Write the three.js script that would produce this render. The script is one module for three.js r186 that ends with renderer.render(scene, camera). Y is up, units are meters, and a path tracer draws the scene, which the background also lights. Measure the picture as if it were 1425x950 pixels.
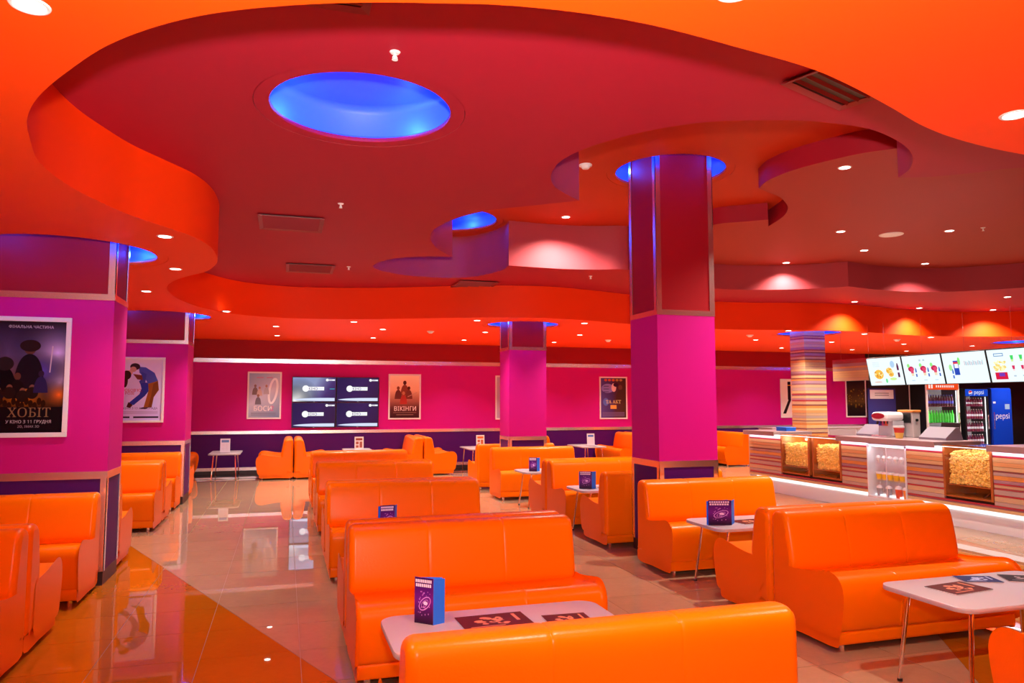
import * as THREE from 'three';
import { RoundedBoxGeometry } from 'three/addons/geometries/RoundedBoxGeometry.js';
import { RectAreaLightUniformsLib } from 'three/addons/lights/RectAreaLightUniformsLib.js';
import { mergeGeometries, toCreasedNormals } from 'three/addons/utils/BufferGeometryUtils.js';

// ---------------------------------------------------------------- camera, light, exposure
const scene = new THREE.Scene();
scene.background = new THREE.Color(0x000000);
const camera = new THREE.PerspectiveCamera(49.51, 1.5, 0.05, 80);
camera.rotation.order = 'YXZ';
camera.position.set(0, 1.6, 0);
camera.rotation.set(THREE.MathUtils.degToRad(4.607), THREE.MathUtils.degToRad(-17), 0);
const renderer = new THREE.WebGLRenderer({ antialias: true });
renderer.toneMapping = THREE.LinearToneMapping;
renderer.toneMappingExposure = 1.12;
renderer.shadowMap.enabled = true;
RectAreaLightUniformsLib.init();

const DOWN = 24;          // candela of one ceiling downlight
const COVE = 0.65;         // candela of one blue cove lamp
const FLASH = 120;        // candela of the photographer's flash, tilted at the ceiling
const L0 = 2.97, Q1 = 3.5, Q2 = 3.92, L3 = 4.14;   // ceiling levels
const BACK = -17.6;       // rear wall

// ---------------------------------------------------------------- helpers
let seed = 7;
const rnd = () => { seed = (seed * 1664525 + 1013904223) % 4294967296; return seed / 4294967296; };
const taken = {};
const numbered = (n) => { const k = taken[n] = (taken[n] ?? -1) + 1; return k ? n + '_' + String(k).padStart(3, '0') : n; };
const lin = (r, g, b) => new THREE.Color().setRGB(r, g, b);
function mat(r, g, b, rough = 0.6, o = {}) { return new THREE.MeshPhysicalMaterial({ color: lin(r, g, b), roughness: rough, ...o }); }
function part(name, geo, m, parent, pos, rot) {
  const o = new THREE.Mesh(geo, m); o.name = name; o.castShadow = o.receiveShadow = true;
  if (pos) o.position.set(...pos); if (rot) o.rotation.set(...rot);
  parent.add(o); return o;
}
function thing(name, label, category, pos = [0, 0, 0], turn = 0, grp) {
  const o = new THREE.Group(); o.name = numbered(name); o.position.set(...pos); o.rotation.y = turn;
  o.userData = { label, category }; if (grp) o.userData.group = grp; scene.add(o); return o;
}
function copy(o, label, pos, turn = 0, grp) {
  const c = o.clone(); c.name = numbered(o.name.replace(/_\d{3}$/, '')); c.userData = { ...o.userData, label }; if (grp) c.userData.group = grp;
  c.position.set(...pos); c.rotation.set(0, turn, 0); scene.add(c); return c;
}
function struct(name, label) { const o = new THREE.Group(); o.name = name; o.userData = { kind: 'structure', label, category: name.split('_')[0] }; scene.add(o); return o; }
const box = (w, h, d, r = 0) => r ? new RoundedBoxGeometry(w, h, d, 2, r) : new THREE.BoxGeometry(w, h, d);
const span = (x0, x1, y0, y1, z0, z1) => { const g = new THREE.BoxGeometry(Math.abs(x1 - x0), Math.abs(y1 - y0), Math.abs(z1 - z0)); g.translate((x0 + x1) / 2, (y0 + y1) / 2, (z0 + z1) / 2); return g; };
const cyl = (r0, r1, h, n = 20) => new THREE.CylinderGeometry(r0, r1, h, n);
function tube(pts, r, seg = 16, rad = 8) { return new THREE.TubeGeometry(new THREE.CatmullRomCurve3(pts.map((p) => new THREE.Vector3(...p)), false, 'catmullrom', 0.3), seg, r, rad); }
function canvasTex(w, h, draw) {
  const c = document.createElement('canvas'); c.width = w; c.height = h; const g = c.getContext('2d'); draw(g, w, h);
  const t = new THREE.CanvasTexture(c); t.colorSpace = THREE.SRGBColorSpace; t.anisotropy = 4; return t;
}
function noiseTex(n, fn) {
  const d = new Uint8Array(n * n * 4);
  for (let j = 0; j < n; j++) for (let i = 0; i < n; i++) { const v = Math.max(0, Math.min(255, fn(i / n, j / n) * 255)), k = (j * n + i) * 4; d[k] = d[k + 1] = d[k + 2] = v; d[k + 3] = 255; }
  const t = new THREE.DataTexture(d, n, n); t.wrapS = t.wrapT = THREE.RepeatWrapping; t.magFilter = THREE.LinearFilter; t.minFilter = THREE.LinearMipmapLinearFilter; t.generateMipmaps = true; t.needsUpdate = true; return t;
}
const lattice = Array.from({ length: 64 * 64 }, rnd);
function vnoise(u, v, f) {   // value noise that repeats over the unit square
  const x = u * f, y = v * f, i = Math.floor(x), j = Math.floor(y), a = x - i, b = y - j, s = (t) => t * t * (3 - 2 * t);
  const L = (p, q) => lattice[((q % f + f) % f % 64) * 64 + ((p % f + f) % f % 64)];
  return (L(i, j) * (1 - s(a)) + L(i + 1, j) * s(a)) * (1 - s(b)) + (L(i, j + 1) * (1 - s(a)) + L(i + 1, j + 1) * s(a)) * s(b);
}
const plasterBump = noiseTex(256, (u, v) => 0.5 + 0.25 * (vnoise(u, v, 60) - 0.5) + 0.25 * (vnoise(u, v, 32) - 0.5));
plasterBump.repeat.set(0.8, 0.8);
const leatherBump = noiseTex(256, (u, v) => 0.5 + 0.4 * (vnoise(u, v, 64) - 0.5) + 0.3 * (vnoise(u, v, 40) - 0.5));
leatherBump.repeat.set(3, 3);
const stoneMap = noiseTex(256, (u, v) => 0.93 + 0.03 * vnoise(u, v, 6) + 0.02 * vnoise(u, v, 24) + 0.02 * vnoise(u, v, 60));

// ---------------------------------------------------------------- materials
const M = {
  soffit: mat(0.95, 0.075, 0.0, 0.6, { specularIntensity: 0.4, bumpMap: plasterBump, bumpScale: 0.0006 }),
  fascia: mat(0.95, 0.045, 0.0, 0.6, { specularIntensity: 0.4 }),
  crimson: mat(0.38, 0.011, 0.034, 0.6, { specularIntensity: 0.4, bumpMap: plasterBump, bumpScale: 0.0006 }),
  crimsonEdge: mat(0.42, 0.05, 0.065, 0.55, { specularIntensity: 0.5 }),
  plateEdge: mat(0.36, 0.008, 0.022, 0.6, { specularIntensity: 0.4 }),
  rust: mat(0.37, 0.036, 0.022, 0.6, { specularIntensity: 0.4, bumpMap: plasterBump, bumpScale: 0.0006 }),
  drum: mat(0.5, 0.035, 0.003, 0.6, { specularIntensity: 0.4 }),
  white: mat(0.85, 0.85, 0.88, 0.6),
  coveBlue: mat(0.06, 0.16, 0.9, 0.5),
  magenta: mat(0.55, 0.001, 0.23, 0.6, { specularIntensity: 0.4, bumpMap: plasterBump, bumpScale: 0.0006 }),
  maroon: mat(0.32, 0.002, 0.008, 0.6, { specularIntensity: 0.4 }),
  purple: mat(0.072, 0.004, 0.13, 0.5, { specularIntensity: 0.3 }),
  baseDark: mat(0.03, 0.012, 0.014, 0.4),
  steel: mat(0.95, 0.92, 0.92, 0.27, { metalness: 1 }),
  chrome: mat(0.9, 0.88, 0.9, 0.08, { metalness: 1 }),
  leather: mat(0.97, 0.175, 0.0, 0.29, { specularIntensity: 0.32, bumpMap: leatherBump, bumpScale: 0.0005 }),
  laminate: mat(0.5, 0.46, 0.5, 0.3),
  black: mat(0.012, 0.012, 0.014, 0.35),
  grout: mat(0.3, 0.2, 0.14, 0.7),
  darkwall: mat(0.02, 0.014, 0.013, 0.45),
  glass: mat(1, 1, 1, 0.02, { transmission: 1, thickness: 0, ior: 1.45 }),
  lampGlow: new THREE.MeshStandardMaterial({ color: 0xffffff, emissive: lin(1, 0.93, 0.82), emissiveIntensity: 9 }),
  blueGlow: new THREE.MeshStandardMaterial({ color: 0x2030ff, emissive: lin(0.03, 0.07, 1), emissiveIntensity: 1.6 }),
};
const lit = (map, k = 1) => new THREE.MeshPhysicalMaterial({ color: 0x000000, roughness: 0.5, specularIntensity: 0.2, emissive: 0xffffff, emissiveMap: map, emissiveIntensity: k });
const print = (map, rough = 0.3) => new THREE.MeshPhysicalMaterial({ map, roughness: rough, specularIntensity: 0.35 });

// ---------------------------------------------------------------- room shell
const XL = -4.4, XR = 23, ZF = 5;
// floor: stone tiles on a bed, two orange fields cut diagonally across the beige
const floor = struct('floor', 'polished beige floor tiles with diagonal orange fields');
part('tile_bed', span(XL, XR, -0.15, -0.0035, ZF, BACK), M.grout, floor);
const tileTones = (r, g, b, rough) => [1, 0.965, 1.03].map((k, i) => { const t = stoneMap.clone(); t.offset.set(i * 0.37, i * 0.21); t.needsUpdate = true; t.colorSpace = THREE.SRGBColorSpace; return mat(r * k, g * k, b * k, rough, { map: t, ior: 1.8 }); });
const beige = tileTones(0.46, 0.285, 0.17, 0.012), orange = tileTones(0.46, 0.13, 0.005, 0.018), dark = tileTones(0.035, 0.02, 0.022, 0.08);
function clip(poly, a, b, c) {   // keep a*x + b*z + c >= 0
  const out = [];
  poly.forEach((p, i) => {
    const q = poly[(i + 1) % poly.length], dp = a * p[0] + b * p[1] + c, dq = a * q[0] + b * q[1] + c;
    if (dp >= 0) out.push(p);
    if (dp * dq < 0) { const t = dp / (dp - dq); out.push([p[0] + t * (q[0] - p[0]), p[1] + t * (q[1] - p[1])]); }
  });
  return out;
}
function tileGeo(poly) {
  const n = poly.length, P = [], N = [], U = [], I = [];
  const put = (x, y, z, nx, ny, nz) => { P.push(x, y, z); N.push(nx, ny, nz); U.push(x * 0.9, z * 0.9); return P.length / 3 - 1; };
  const top = poly.map((p) => put(p[0], 0, p[1], 0, 1, 0));
  let area = 0; poly.forEach((p, i) => { const q = poly[(i + 1) % n]; area += p[0] * q[1] - q[0] * p[1]; });
  for (let i = 1; i < n - 1; i++) area < 0 ? I.push(top[0], top[i], top[i + 1]) : I.push(top[0], top[i + 1], top[i]);
  for (let i = 0; i < n; i++) {
    const p = poly[i], q = poly[(i + 1) % n]; let nx = q[1] - p[1], nz = -(q[0] - p[0]); const l = Math.hypot(nx, nz) || 1; nx /= l; nz /= l; if (area < 0) { nx = -nx; nz = -nz; }
    const a = put(p[0], 0, p[1], nx, 0, nz), b = put(q[0], 0, q[1], nx, 0, nz), c = put(q[0], -0.012, q[1], nx, 0, nz), d = put(p[0], -0.012, p[1], nx, 0, nz);
    area < 0 ? I.push(a, d, c, a, c, b) : I.push(a, c, d, a, b, c);
  }
  const g = new THREE.BufferGeometry();
  g.setAttribute('position', new THREE.Float32BufferAttribute(P, 3)); g.setAttribute('normal', new THREE.Float32BufferAttribute(N, 3)); g.setAttribute('uv', new THREE.Float32BufferAttribute(U, 2)); g.setIndex(I);
  return g;
}
{
  const S = 0.6, G = 0.0022, pieces = [];
  const zone = (poly, f) => poly.length > 2 && f(poly);
  const view = (x, z) => {   // how large a tile shows from the photographer's place
    const c = Math.cos(0.2967), s = Math.sin(0.2967), d = x * s - z * c, l = x * c + z * s;
    return d > 1.2 && Math.abs(l / d) < 0.75 && 1.6 / d < 0.42 ? 1 / (d * d * d) : 0;
  };
  for (let i = -8; i < 39; i++) for (let j = -9; j < 28; j++) {
    const x0 = Math.max(XL, i * S + 0.13), x1 = Math.min(XR, i * S + 0.73), z1 = -j * S - 0.25 + 0.55, z0 = z1 - S;
    if (x1 - x0 < 0.05 || z1 > ZF) continue;
    const cell = [[x0 + G, Math.min(ZF, z1) - G], [x1 - G, Math.min(ZF, z1) - G], [x1 - G, z0 + G], [x0 + G, z0 + G]];
    const v = view((x0 + x1) / 2, (z0 + z1) / 2);
    const w = (x0 > 6 ? 0.3 : 1) * v;
    // left field: x below the line (-1.49,-8.97)-(0.33,-4.46); right field: between the seats and the counter
    const gA = 0.0022, A = [-1, 0.4035, 2.13 - gA], B = [1, -0.4035, -2.13 - gA];
    const deep = z1 < -5.05, C = deep ? [1, 0, -4.973 - gA] : [1, 0.676, -1.525 - gA], D = deep ? [-1, 0, 4.973 - gA] : [-1, -0.676, 1.525 - gA], E = [-1, -0.18, 6.3 - gA], K = [1, 0.18, -6.3 - gA];
    zone(clip(cell, ...A), (p) => pieces.push([p, orange, w]));
    const rest = clip(cell, ...B); if (rest.length < 3) continue;
    const right = clip(clip(rest, ...C), ...E); zone(right, (p) => pieces.push([p, orange, w]));
    zone(clip(rest, ...D), (p) => pieces.push([p, beige, w]));
    zone(clip(clip(rest, ...C), ...K), (p) => pieces.push([p, beige, w]));
  }
  pieces.sort((a, b) => b[2] - a[2]);
  const far = new Map();
  pieces.forEach(([p, tones, w], k) => {
    const m = tones[Math.floor(rnd() * 3)], g = tileGeo(p);
    if (k < 300 && w > 0) part('tile', g, m, floor);
    else { if (!far.has(m)) far.set(m, []); far.get(m).push(g); }
  });
  const mats = [...far.keys()], merged = mergeGeometries(mats.map((m) => mergeGeometries(far.get(m))), true);
  const rest = part('remaining_tiles', merged, mats, floor); rest.userData.kind = 'stuff';
  part('dark_border', span(XL, XR, -0.012, 0, -16.355, BACK), dark[0], floor);
}

// walls: purple dado, magenta field, maroon frieze, steel strips between
function bandedWall(g, along, at, a, b, side) {   // along 'x' or 'z'; the wall's face lies at `at`, its body behind (side = -1 / 1)
  const put = (name, y0, y1, out, m) => part(name, along === 'x' ? span(a, b, y0, y1, at + side * 0.2, at - side * out) : span(at + side * 0.2, at - side * out, y0, y1, a, b), m, g);
  put('base', 0, 0.07, 0.012, M.baseDark); put('steel_strip', 0.07, 0.14, 0.014, M.steel); put('dado_panel', 0.14, 0.87, 0, M.purple);
  put('steel_strip', 0.87, 0.94, 0.014, M.steel); put('field_panel', 0.94, 2.46, 0, M.magenta); put('steel_strip', 2.46, 2.55, 0.014, M.steel); put('frieze_panel', 2.55, L0 + 0.02, 0, M.maroon);
}
const wallBack = struct('wall_back', 'magenta rear wall with purple dado and steel strips');
bandedWall(wallBack, 'x', BACK, XL, 16.15, -1);
part('dark_bar_panel', span(16.15, XR, 0, L0 + 0.02, BACK - 0.2, BACK + 0.06), M.darkwall, wallBack);
bandedWall(struct('wall_left', 'magenta side wall behind the left pillars'), 'z', XL, ZF, BACK, -1);
bandedWall(struct('wall_right', 'magenta side wall beyond the bar'), 'z', XR, ZF, BACK, 1);
bandedWall(struct('wall_front', 'magenta wall behind the photographer'), 'x', ZF, XL, XR, 1);

// ceiling: an orange soffit with a wave-edged opening, a crimson plate above it, and raised drums above that
const ceiling = struct('ceiling', 'layered orange and crimson ceiling with curved recesses');
function smooth(pts, per = 6, closed = false) {
  const c = new THREE.CatmullRomCurve3(pts.map((p) => new THREE.Vector3(p[0], 0, p[1])), closed, 'centripetal');
  return c.getPoints(pts.length * per).map((p) => [p.x, p.z]);
}
const toShape = (pts) => new THREE.Shape(pts.map((p) => new THREE.Vector2(p[0], -p[1])));
const toPath = (pts) => new THREE.Path(pts.map((p) => new THREE.Vector2(p[0], -p[1])));
const rect = (x0, x1, z0, z1) => [[x0, z0], [x1, z0], [x1, z1], [x0, z1]];
const circle = (x, z, r, n = 64) => Array.from({ length: n }, (_, i) => [x + r * Math.cos(i / n * 2 * Math.PI), z + r * Math.sin(i / n * 2 * Math.PI)]);
function slab(outline, holes, y0, y1) {
  const s = toShape(outline); for (const h of holes) s.holes.push(toPath(h));
  const g = new THREE.ExtrudeGeometry(s, { depth: y1 - y0, bevelEnabled: false, curveSegments: 1 });
  g.rotateX(-Math.PI / 2); g.translate(0, y0, 0); return toCreasedNormals(g, 0.6);
}
const wave = smooth([
  [-1.25, -4.1], [-1.17, -3.88], [-1.06, -3.66], [-0.88, -3.37], [-0.69, -3.1], [-0.48, -2.88], [-0.27, -2.72], [-0.02, -2.59], [0.21, -2.5], [0.45, -2.43], [0.69, -2.37], [0.95, -2.34], [1.23, -2.34],
  [1.66, -2.4], [2.05, -2.47], [2.3, -2.55], [2.68, -2.7], [3.01, -2.84], [3.35, -2.94], [3.91, -3.02], [5.2, -3.0], [8, -3.2], [13, -4.8], [16, -8], [16.2, -10.6],
  [14.82, -11.8], [13.57, -12.24], [12.33, -12.26], [11.33, -12.05], [10.6, -11.9], [9.59, -11.96], [8.78, -12.2], [7.94, -12.31], [6.9, -12.19], [5.91, -11.96], [4.94, -11.64], [4.11, -11.49], [3.39, -11.6],
  [2.73, -11.85], [1.84, -12.29], [0.93, -12.63], [0.01, -12.74], [-0.68, -12.47], [-1.16, -11.75], [-1.37, -10.99], [-1.43, -10.29], [-1.39, -9.65], [-1.23, -9.1], [-1.05, -8.74], [-0.84, -8.39], [-0.73, -8.05],
  [-0.67, -7.75], [-0.65, -7.4], [-0.68, -6.94], [-0.78, -6.58], [-0.97, -6.24], [-1.13, -5.96], [-1.25, -5.63], [-1.34, -5.31], [-1.38, -4.99], [-1.38, -4.73], [-1.32, -4.4]], 5, true).slice(0, -1);
const coves = [   // x, z, radius, level, label
  [-1.92, -7.62, 0.72, L0, 'blue lit ceiling ring above the nearest left pillar'], [-1.92, -13.02, 0.72, L0, 'blue lit ceiling ring above the farther left pillar'],
  [4.09, -12.7, 0.64, L0, 'blue lit ceiling ring above the pillar before the rear wall'], [10.2, -12.64, 0.62, L0, 'blue lit ceiling ring above the striped pillar'],
  [16.5, -13.0, 0.66, L0, 'blue lit ceiling ring above the menu screens'],
  [0.44, -4.82, 0.58, Q1, 'large round blue lit ceiling recess in the crimson ceiling'],
  [4.04, -7.2, 0.6, L3, 'blue lit ceiling ring around the big centre pillar'], [2.12, -10.08, 0.7, L3, 'blue lit recess half hidden in the curled ceiling drum']];
const lip = 0.1;
const holesAt = (lv) => coves.filter((c) => c[3] === lv).map((c) => circle(c[0], c[1], c[2] + lip));
part('orange_soffit', slab(rect(XL - 0.15, XR + 0.15, ZF + 0.15, BACK - 0.15), [wave, ...holesAt(L0)], L0, Q1), [M.soffit, M.fascia], ceiling);
const O1 = [
  ...smooth([[2.63, -6.42], [2.43, -6.25], [2.24, -6.04], [2.13, -5.83], [2.07, -5.6], [2.05, -5.4], [2.1, -5.12], [2.23, -4.83], [2.4, -4.59], [2.58, -4.41], [2.78, -4.28], [3.05, -4.18], [3.34, -4.1], [3.62, -4.08], [3.88, -4.1], [4.2, -4.21], [4.48, -4.36], [4.67, -4.51], [4.86, -4.73], [4.96, -4.95]]),
  ...smooth([[4.96, -4.95], [5.18, -4.86], [5.44, -4.67], [5.72, -4.43], [8, -4.3], [11.5, -6], [12.6, -8.3], [11.62, -9.49]]).slice(1),
  ...smooth([[11.62, -9.49], [11.11, -9.95], [10.43, -10.2], [9.64, -10.18], [8.91, -10.02]]).slice(1),
  ...smooth([[8.91, -10.02], [8.6, -10.33], [7.99, -10.68], [7.06, -10.88], [5.92, -10.44], [4.69, -9.66], [4.27, -9.79], [3.86, -9.87], [3.42, -9.87], [2.96, -9.84]]).slice(1),
  ...smooth([[2.96, -9.84], [2.98, -10.18], [2.87, -10.6], [2.59, -11.02], [2.1, -11.14], [1.65, -11.04], [1.3, -10.79], [1.15, -10.5], [1.21, -10.09], [1.45, -9.72], [1.8, -9.54], [2.07, -9.47]]).slice(1),
  ...smooth([[2.07, -9.47], [1.8, -9.05], [1.62, -8.58], [1.56, -8.32], [1.54, -7.99], [1.64, -7.51], [1.77, -7.22], [1.91, -7.01], [2.26, -6.72], [2.63, -6.42]]).slice(1, -1)];
const upper = rect(-2.6, 18, -1.4, -14.4);
part('crimson_plate', slab(upper, [O1, ...holesAt(Q1)], Q1, L3 + 0.001), [M.crimson, M.crimsonEdge], ceiling);
const Q2out = [
  [5.9, -4.1], [5.34, -5.2], ...smooth([[5.34, -5.32], [5.13, -5.53], [4.97, -5.82], [4.84, -6.18], [4.82, -6.52], [4.9, -6.8]]),
  ...smooth([[4.9, -6.8], [5.11, -6.91], [5.34, -7.03], [5.64, -7.29], [5.8, -7.49], [5.95, -7.77], [6.11, -8.29]]).slice(1),
  ...smooth([[5.87, -7.97], [5.67, -8.13], [5.41, -8.33], [5.21, -8.78], [5.09, -9.79]]), [5.0, -10.4], [6.5, -11.2], [9, -11.1], [11.8, -10.8], [13.4, -8.6], [12.2, -5.2], [8.4, -3.6]];
part('raised_plate', slab(Q2out, [], Q2, L3 + 0.002), [M.rust, M.plateEdge], ceiling);
part('drum_ceiling', slab(upper, holesAt(L3), L3, L3 + 0.25), M.drum, ceiling);

// blue coves: a lip, a white chamber and a ring of blue light lying on the lip
for (const [x, z, r, y, label] of coves) {
  const t = thing('ceiling_light_ring', label, 'ceiling light', [x, y, z], 0, 'blue ceiling rings'), R = r + lip, H = y === L3 ? 0.24 : 0.3;
  const lathe = (p, n = 64) => new THREE.LatheGeometry(p.map((q) => new THREE.Vector2(...q)), n);
  part('lip', lathe([[R - 0.004, 0.001], [r + 0.008, 0.001], [r, 0.006], [r, 0.03], [r + 0.01, 0.036], [R - 0.004, 0.036]]), y === Q1 ? M.crimson : y === L3 ? M.drum : M.soffit, t);
  part('chamber', lathe([[R - 0.004, 0.036], [R - 0.004, H - 0.06], [R - 0.06, H], [0.001, H]]), M.coveBlue, t);
  part('light_tube', new THREE.TorusGeometry(R - 0.045, 0.012, 8, 64), M.blueGlow, t, [0, 0.05, 0], [Math.PI / 2, 0, 0]);
  for (let k = 0; k < 4; k++) {
    const a = k * Math.PI / 2 + 0.7, p = new THREE.PointLight(lin(0.03, 0.1, 1), COVE, 0, 2); p.castShadow = true; p.shadow.radius = 1.5; p.name = 'blue_lamp';
    p.position.set((R - 0.1) * Math.cos(a), 0.1, (R - 0.1) * Math.sin(a)); t.add(p);
  }
}

// ---------------------------------------------------------------- pillars
function pillar(label, x0, x1, z0, z1, top) {   // z0 front, z1 rear
  const cx = (x0 + x1) / 2, cz = (z0 + z1) / 2, w = x1 - x0, d = z0 - z1, t = thing('pillar', label, 'pillar', [cx, 0, cz], 0, 'square magenta pillars');
  const blk = (name, y0, y1, inset, m) => part(name, box(w - 2 * inset, y1 - y0, d - 2 * inset), m, t, [0, (y0 + y1) / 2, 0]);
  blk('base', 0, 0.12, 0.006, M.baseDark); blk('dado_panel', 0.12, 0.92, 0.008, M.purple); blk('steel_band', 0.92, 0.985, 0, M.steel);
  blk('shaft', 0.985, 2.5, 0.004, M.magenta); blk('steel_band', 2.5, 2.555, 0, M.steel); blk('upper_shaft', 2.555, top, 0.012, M.maroon);
  for (const sx of [-1, 1]) for (const sz of [-1, 1]) for (const [y0, y1, q] of [[0.12, 0.92, 0.055], [2.555, top - 0.005, 0.06]]) {
    const leaf = (a, b) => { const g = box(a, y1 - y0, b); g.translate(sx * (w / 2 - a / 2), (y0 + y1) / 2, sz * (d / 2 - b / 2)); return g; };
    part('corner_strip', mergeGeometries([leaf(q, 0.006), leaf(0.006, q)]), M.steel, t);
  }
  return t;
}
pillar('wide magenta pillar at the left edge with the dark film poster', -2.95, -1.48, -7.35, -7.93, L0 + 0.28);
pillar('magenta pillar further back on the left with the lilac poster', -2.95, -1.48, -12.65, -13.42, L0 + 0.28);
pillar('large magenta pillar in the middle of the room', 3.68, 4.37, -6.88, -7.51, L3 + 0.2);
pillar('magenta pillar before the rear wall, right of the warrior poster', 3.74, 4.44, -12.42, -13.0, L0 + 0.28);

// striped laminate: boards in warm tones, in one fixed order
const stripeTones = [[0.6, 0.4, 0.2], [0.34, 0.05, 0.06], [0.52, 0.33, 0.2], [0.62, 0.3, 0.12], [0.28, 0.1, 0.13], [0.68, 0.44, 0.2], [0.42, 0.03, 0.05], [0.58, 0.38, 0.18], [0.36, 0.2, 0.25], [0.64, 0.26, 0.07], [0.42, 0.29, 0.27], [0.22, 0.06, 0.06]].map((c) => mat(...c, 0.3));
const boardHeight = (k) => [1, 4, 6, 11].includes(k % 12) ? 0.016 + 0.01 * rnd() : 0.034 + 0.03 * rnd();   // dark boards are thin
{
  const t = thing('striped_pillar', 'square pillar clad in horizontal striped boards behind the counter', 'pillar', [10.15, 0, -12.62]);
  let y = 0, k = 3;
  while (y < L0 + 0.2) { const h = boardHeight(k); part('board', box(0.5, h - 0.003, 0.43), stripeTones[k % 12], t, [0, y + h / 2, 0]); y += h; k += 1 + Math.floor(rnd() * 4); }
  part('core', box(0.48, L0 + 0.2, 0.41), M.darkwall, t, [0, (L0 + 0.2) / 2, 0]);
}

// ---------------------------------------------------------------- downlights
const ringGeo = new THREE.LatheGeometry([[0.05, 0.004], [0.051, -0.004], [0.062, -0.005], [0.066, 0.0], [0.066, 0.004]].map((p) => new THREE.Vector2(...p)), 28);
const lensGeo = new THREE.CylinderGeometry(0.05, 0.05, 0.006, 24);
const ringMat = mat(0.8, 0.78, 0.76, 0.35);
function downlight(x, y, z, label, grp, power = DOWN, spread = 0.98) {
  const t = thing('downlight', label, 'downlight', [x, y, z], 0, grp);
  part('trim_ring', ringGeo, ringMat, t); part('lamp_lens', lensGeo, M.lampGlow, t, [0, 0.0, 0]);
  const s = new THREE.SpotLight(lin(1, 0.87, 0.72), power, 0, spread, 0.8, 2); s.name = 'downlight_beam'; s.castShadow = true; s.shadow.radius = 2;
  s.position.set(0, -0.012, 0); s.target.position.set(0, -1, 0); t.add(s, s.target); return t;
}
const ord = ['leftmost', 'second from the left', 'third from the left', 'fourth from the left', 'fifth from the left', 'sixth from the left', 'seventh from the left', 'eighth from the left', 'ninth from the left', 'tenth from the left', 'eleventh from the left'];
const rows = [
  [-16.2, [-0.19, 1.8, 3.82, 5.98, 8.01, 10.1, 12.23, 14.45, 16.26, 18.4, 20.5], 'row nearest the rear wall'],
  [-14.22, [-0.19, 1.76, 3.79, 5.82, 7.95, 10.06, 12.11, 14.2, 16.32, 18.4, 20.5], 'second row from the rear wall'],
  [-12.05, [-0.89, 1.11, 3.1, 5.02, 7.25, 9.36, 11.29, 13.27], 'row behind the wavy red edge', [0, -0.95, 0, 0, -0.6, -0.12, -0.25, -0.5]]];
for (const [z, xs, where, dz] of rows) xs.forEach((x, i) => downlight(x, L0, z + (dz ? dz[i] : 0) + (dz && i === 2 ? -0.12 : 0), 'round downlight, ' + ord[i] + ' in the ' + where, 'downlights in the orange soffit'));
for (const [x, z, label] of [
  [-0.88, -2.85, 'bright round downlight in the orange ceiling at top left corner'], [3.32, -2.6, 'bright round downlight in the orange ceiling near the right edge'], [1.41, -2.06, 'round downlight at the very top of the picture, right of centre'],
  [-0.99, -6.67, 'nearest of three downlights beside the left pillars'], [-1.12, -8.3, 'middle one of three downlights beside the left pillars'], [-1.69, -10.11, 'farthest of three downlights beside the left pillars']])
  downlight(x, L0, z, label, 'downlights in the orange soffit', DOWN * 0.6);
for (const x of [-0.6, 1.7, 4.0, 6.3]) for (const z of [-0.3, 2.2]) downlight(x, L0, z, 'round downlight over the photographer, outside the picture', 'downlights behind the picture', DOWN * 0.6);
for (const [x, z, label] of [[10.4, -11.55, 'left one of three downlights casting a scallop on the wavy red edge'], [12.37, -11.95, 'middle one of three downlights casting a scallop on the red edge'], [14.1, -11.75, 'right one of three downlights casting a scallop on the red edge'], [12.6, -10.2, 'downlight in the crimson strip at the right, beside a dark recess']])
  downlight(x, Q1, z, label, 'downlights in the raised ceilings', DOWN * 1.5, 1.12);
for (const [x, z, label] of [[5.28, -5.93, 'downlight right of the centre pillar, above the curled ceiling edge'], [7.24, -8.25, 'downlight left of the flat white ceiling disc'], [8.5, -9.2, 'downlight below and left of the flat white ceiling disc'], [8.63, -7.78, 'downlight right of the flat white ceiling disc'], [10.31, -9.8, 'downlight above the right crimson drum wall'], [8.01, -10.42, 'downlight above the crimson drum wall right of the centre pillar']])
  downlight(x, Q2, z, label, 'downlights in the raised ceilings', DOWN * (z < -9 ? 0.9 : x < 6 ? 2.4 : 1), 1.1);
downlight(3.66, L3, -9.42, 'downlight washing the pink drum wall left of the centre pillar', 'downlights in the raised ceilings', DOWN * 2.1, 1.18);

// the photographer's flash on a stand behind the camera, tilted up at the ceiling
{
  const t = thing('flash_stand', 'black photo flash on a thin stand behind the photographer, outside the picture', 'flash', [0.02, 0, 0.17]);
  part('stand', cyl(0.012, 0.014, 1.78, 12), M.black, t, [0, 0.89, 0]);
  part('foot_plate', cyl(0.16, 0.17, 0.02, 24), M.black, t, [0, 0.01, 0]);
  part('flash_head', box(0.12, 0.1, 0.1, 0.015), M.black, t, [0, 1.83, 0], [0.6, 0, 0]);
  part('flash_lamp', box(0.1, 0.07, 0.008), new THREE.MeshStandardMaterial({ color: 0xffffff, emissive: 0xffffff, emissiveIntensity: 5 }), t, [0, 1.86, -0.046], [0.6, 0, 0]);
  const s = new THREE.SpotLight(lin(1, 0.9, 0.82), FLASH, 0, 1.25, 1, 2); s.name = 'flash_beam'; s.castShadow = true; s.shadow.radius = 3;
  s.position.set(0, 1.87, -0.062); s.target.position.set(0.32, 2.72, -1.06); t.add(s, s.target);
}

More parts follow.
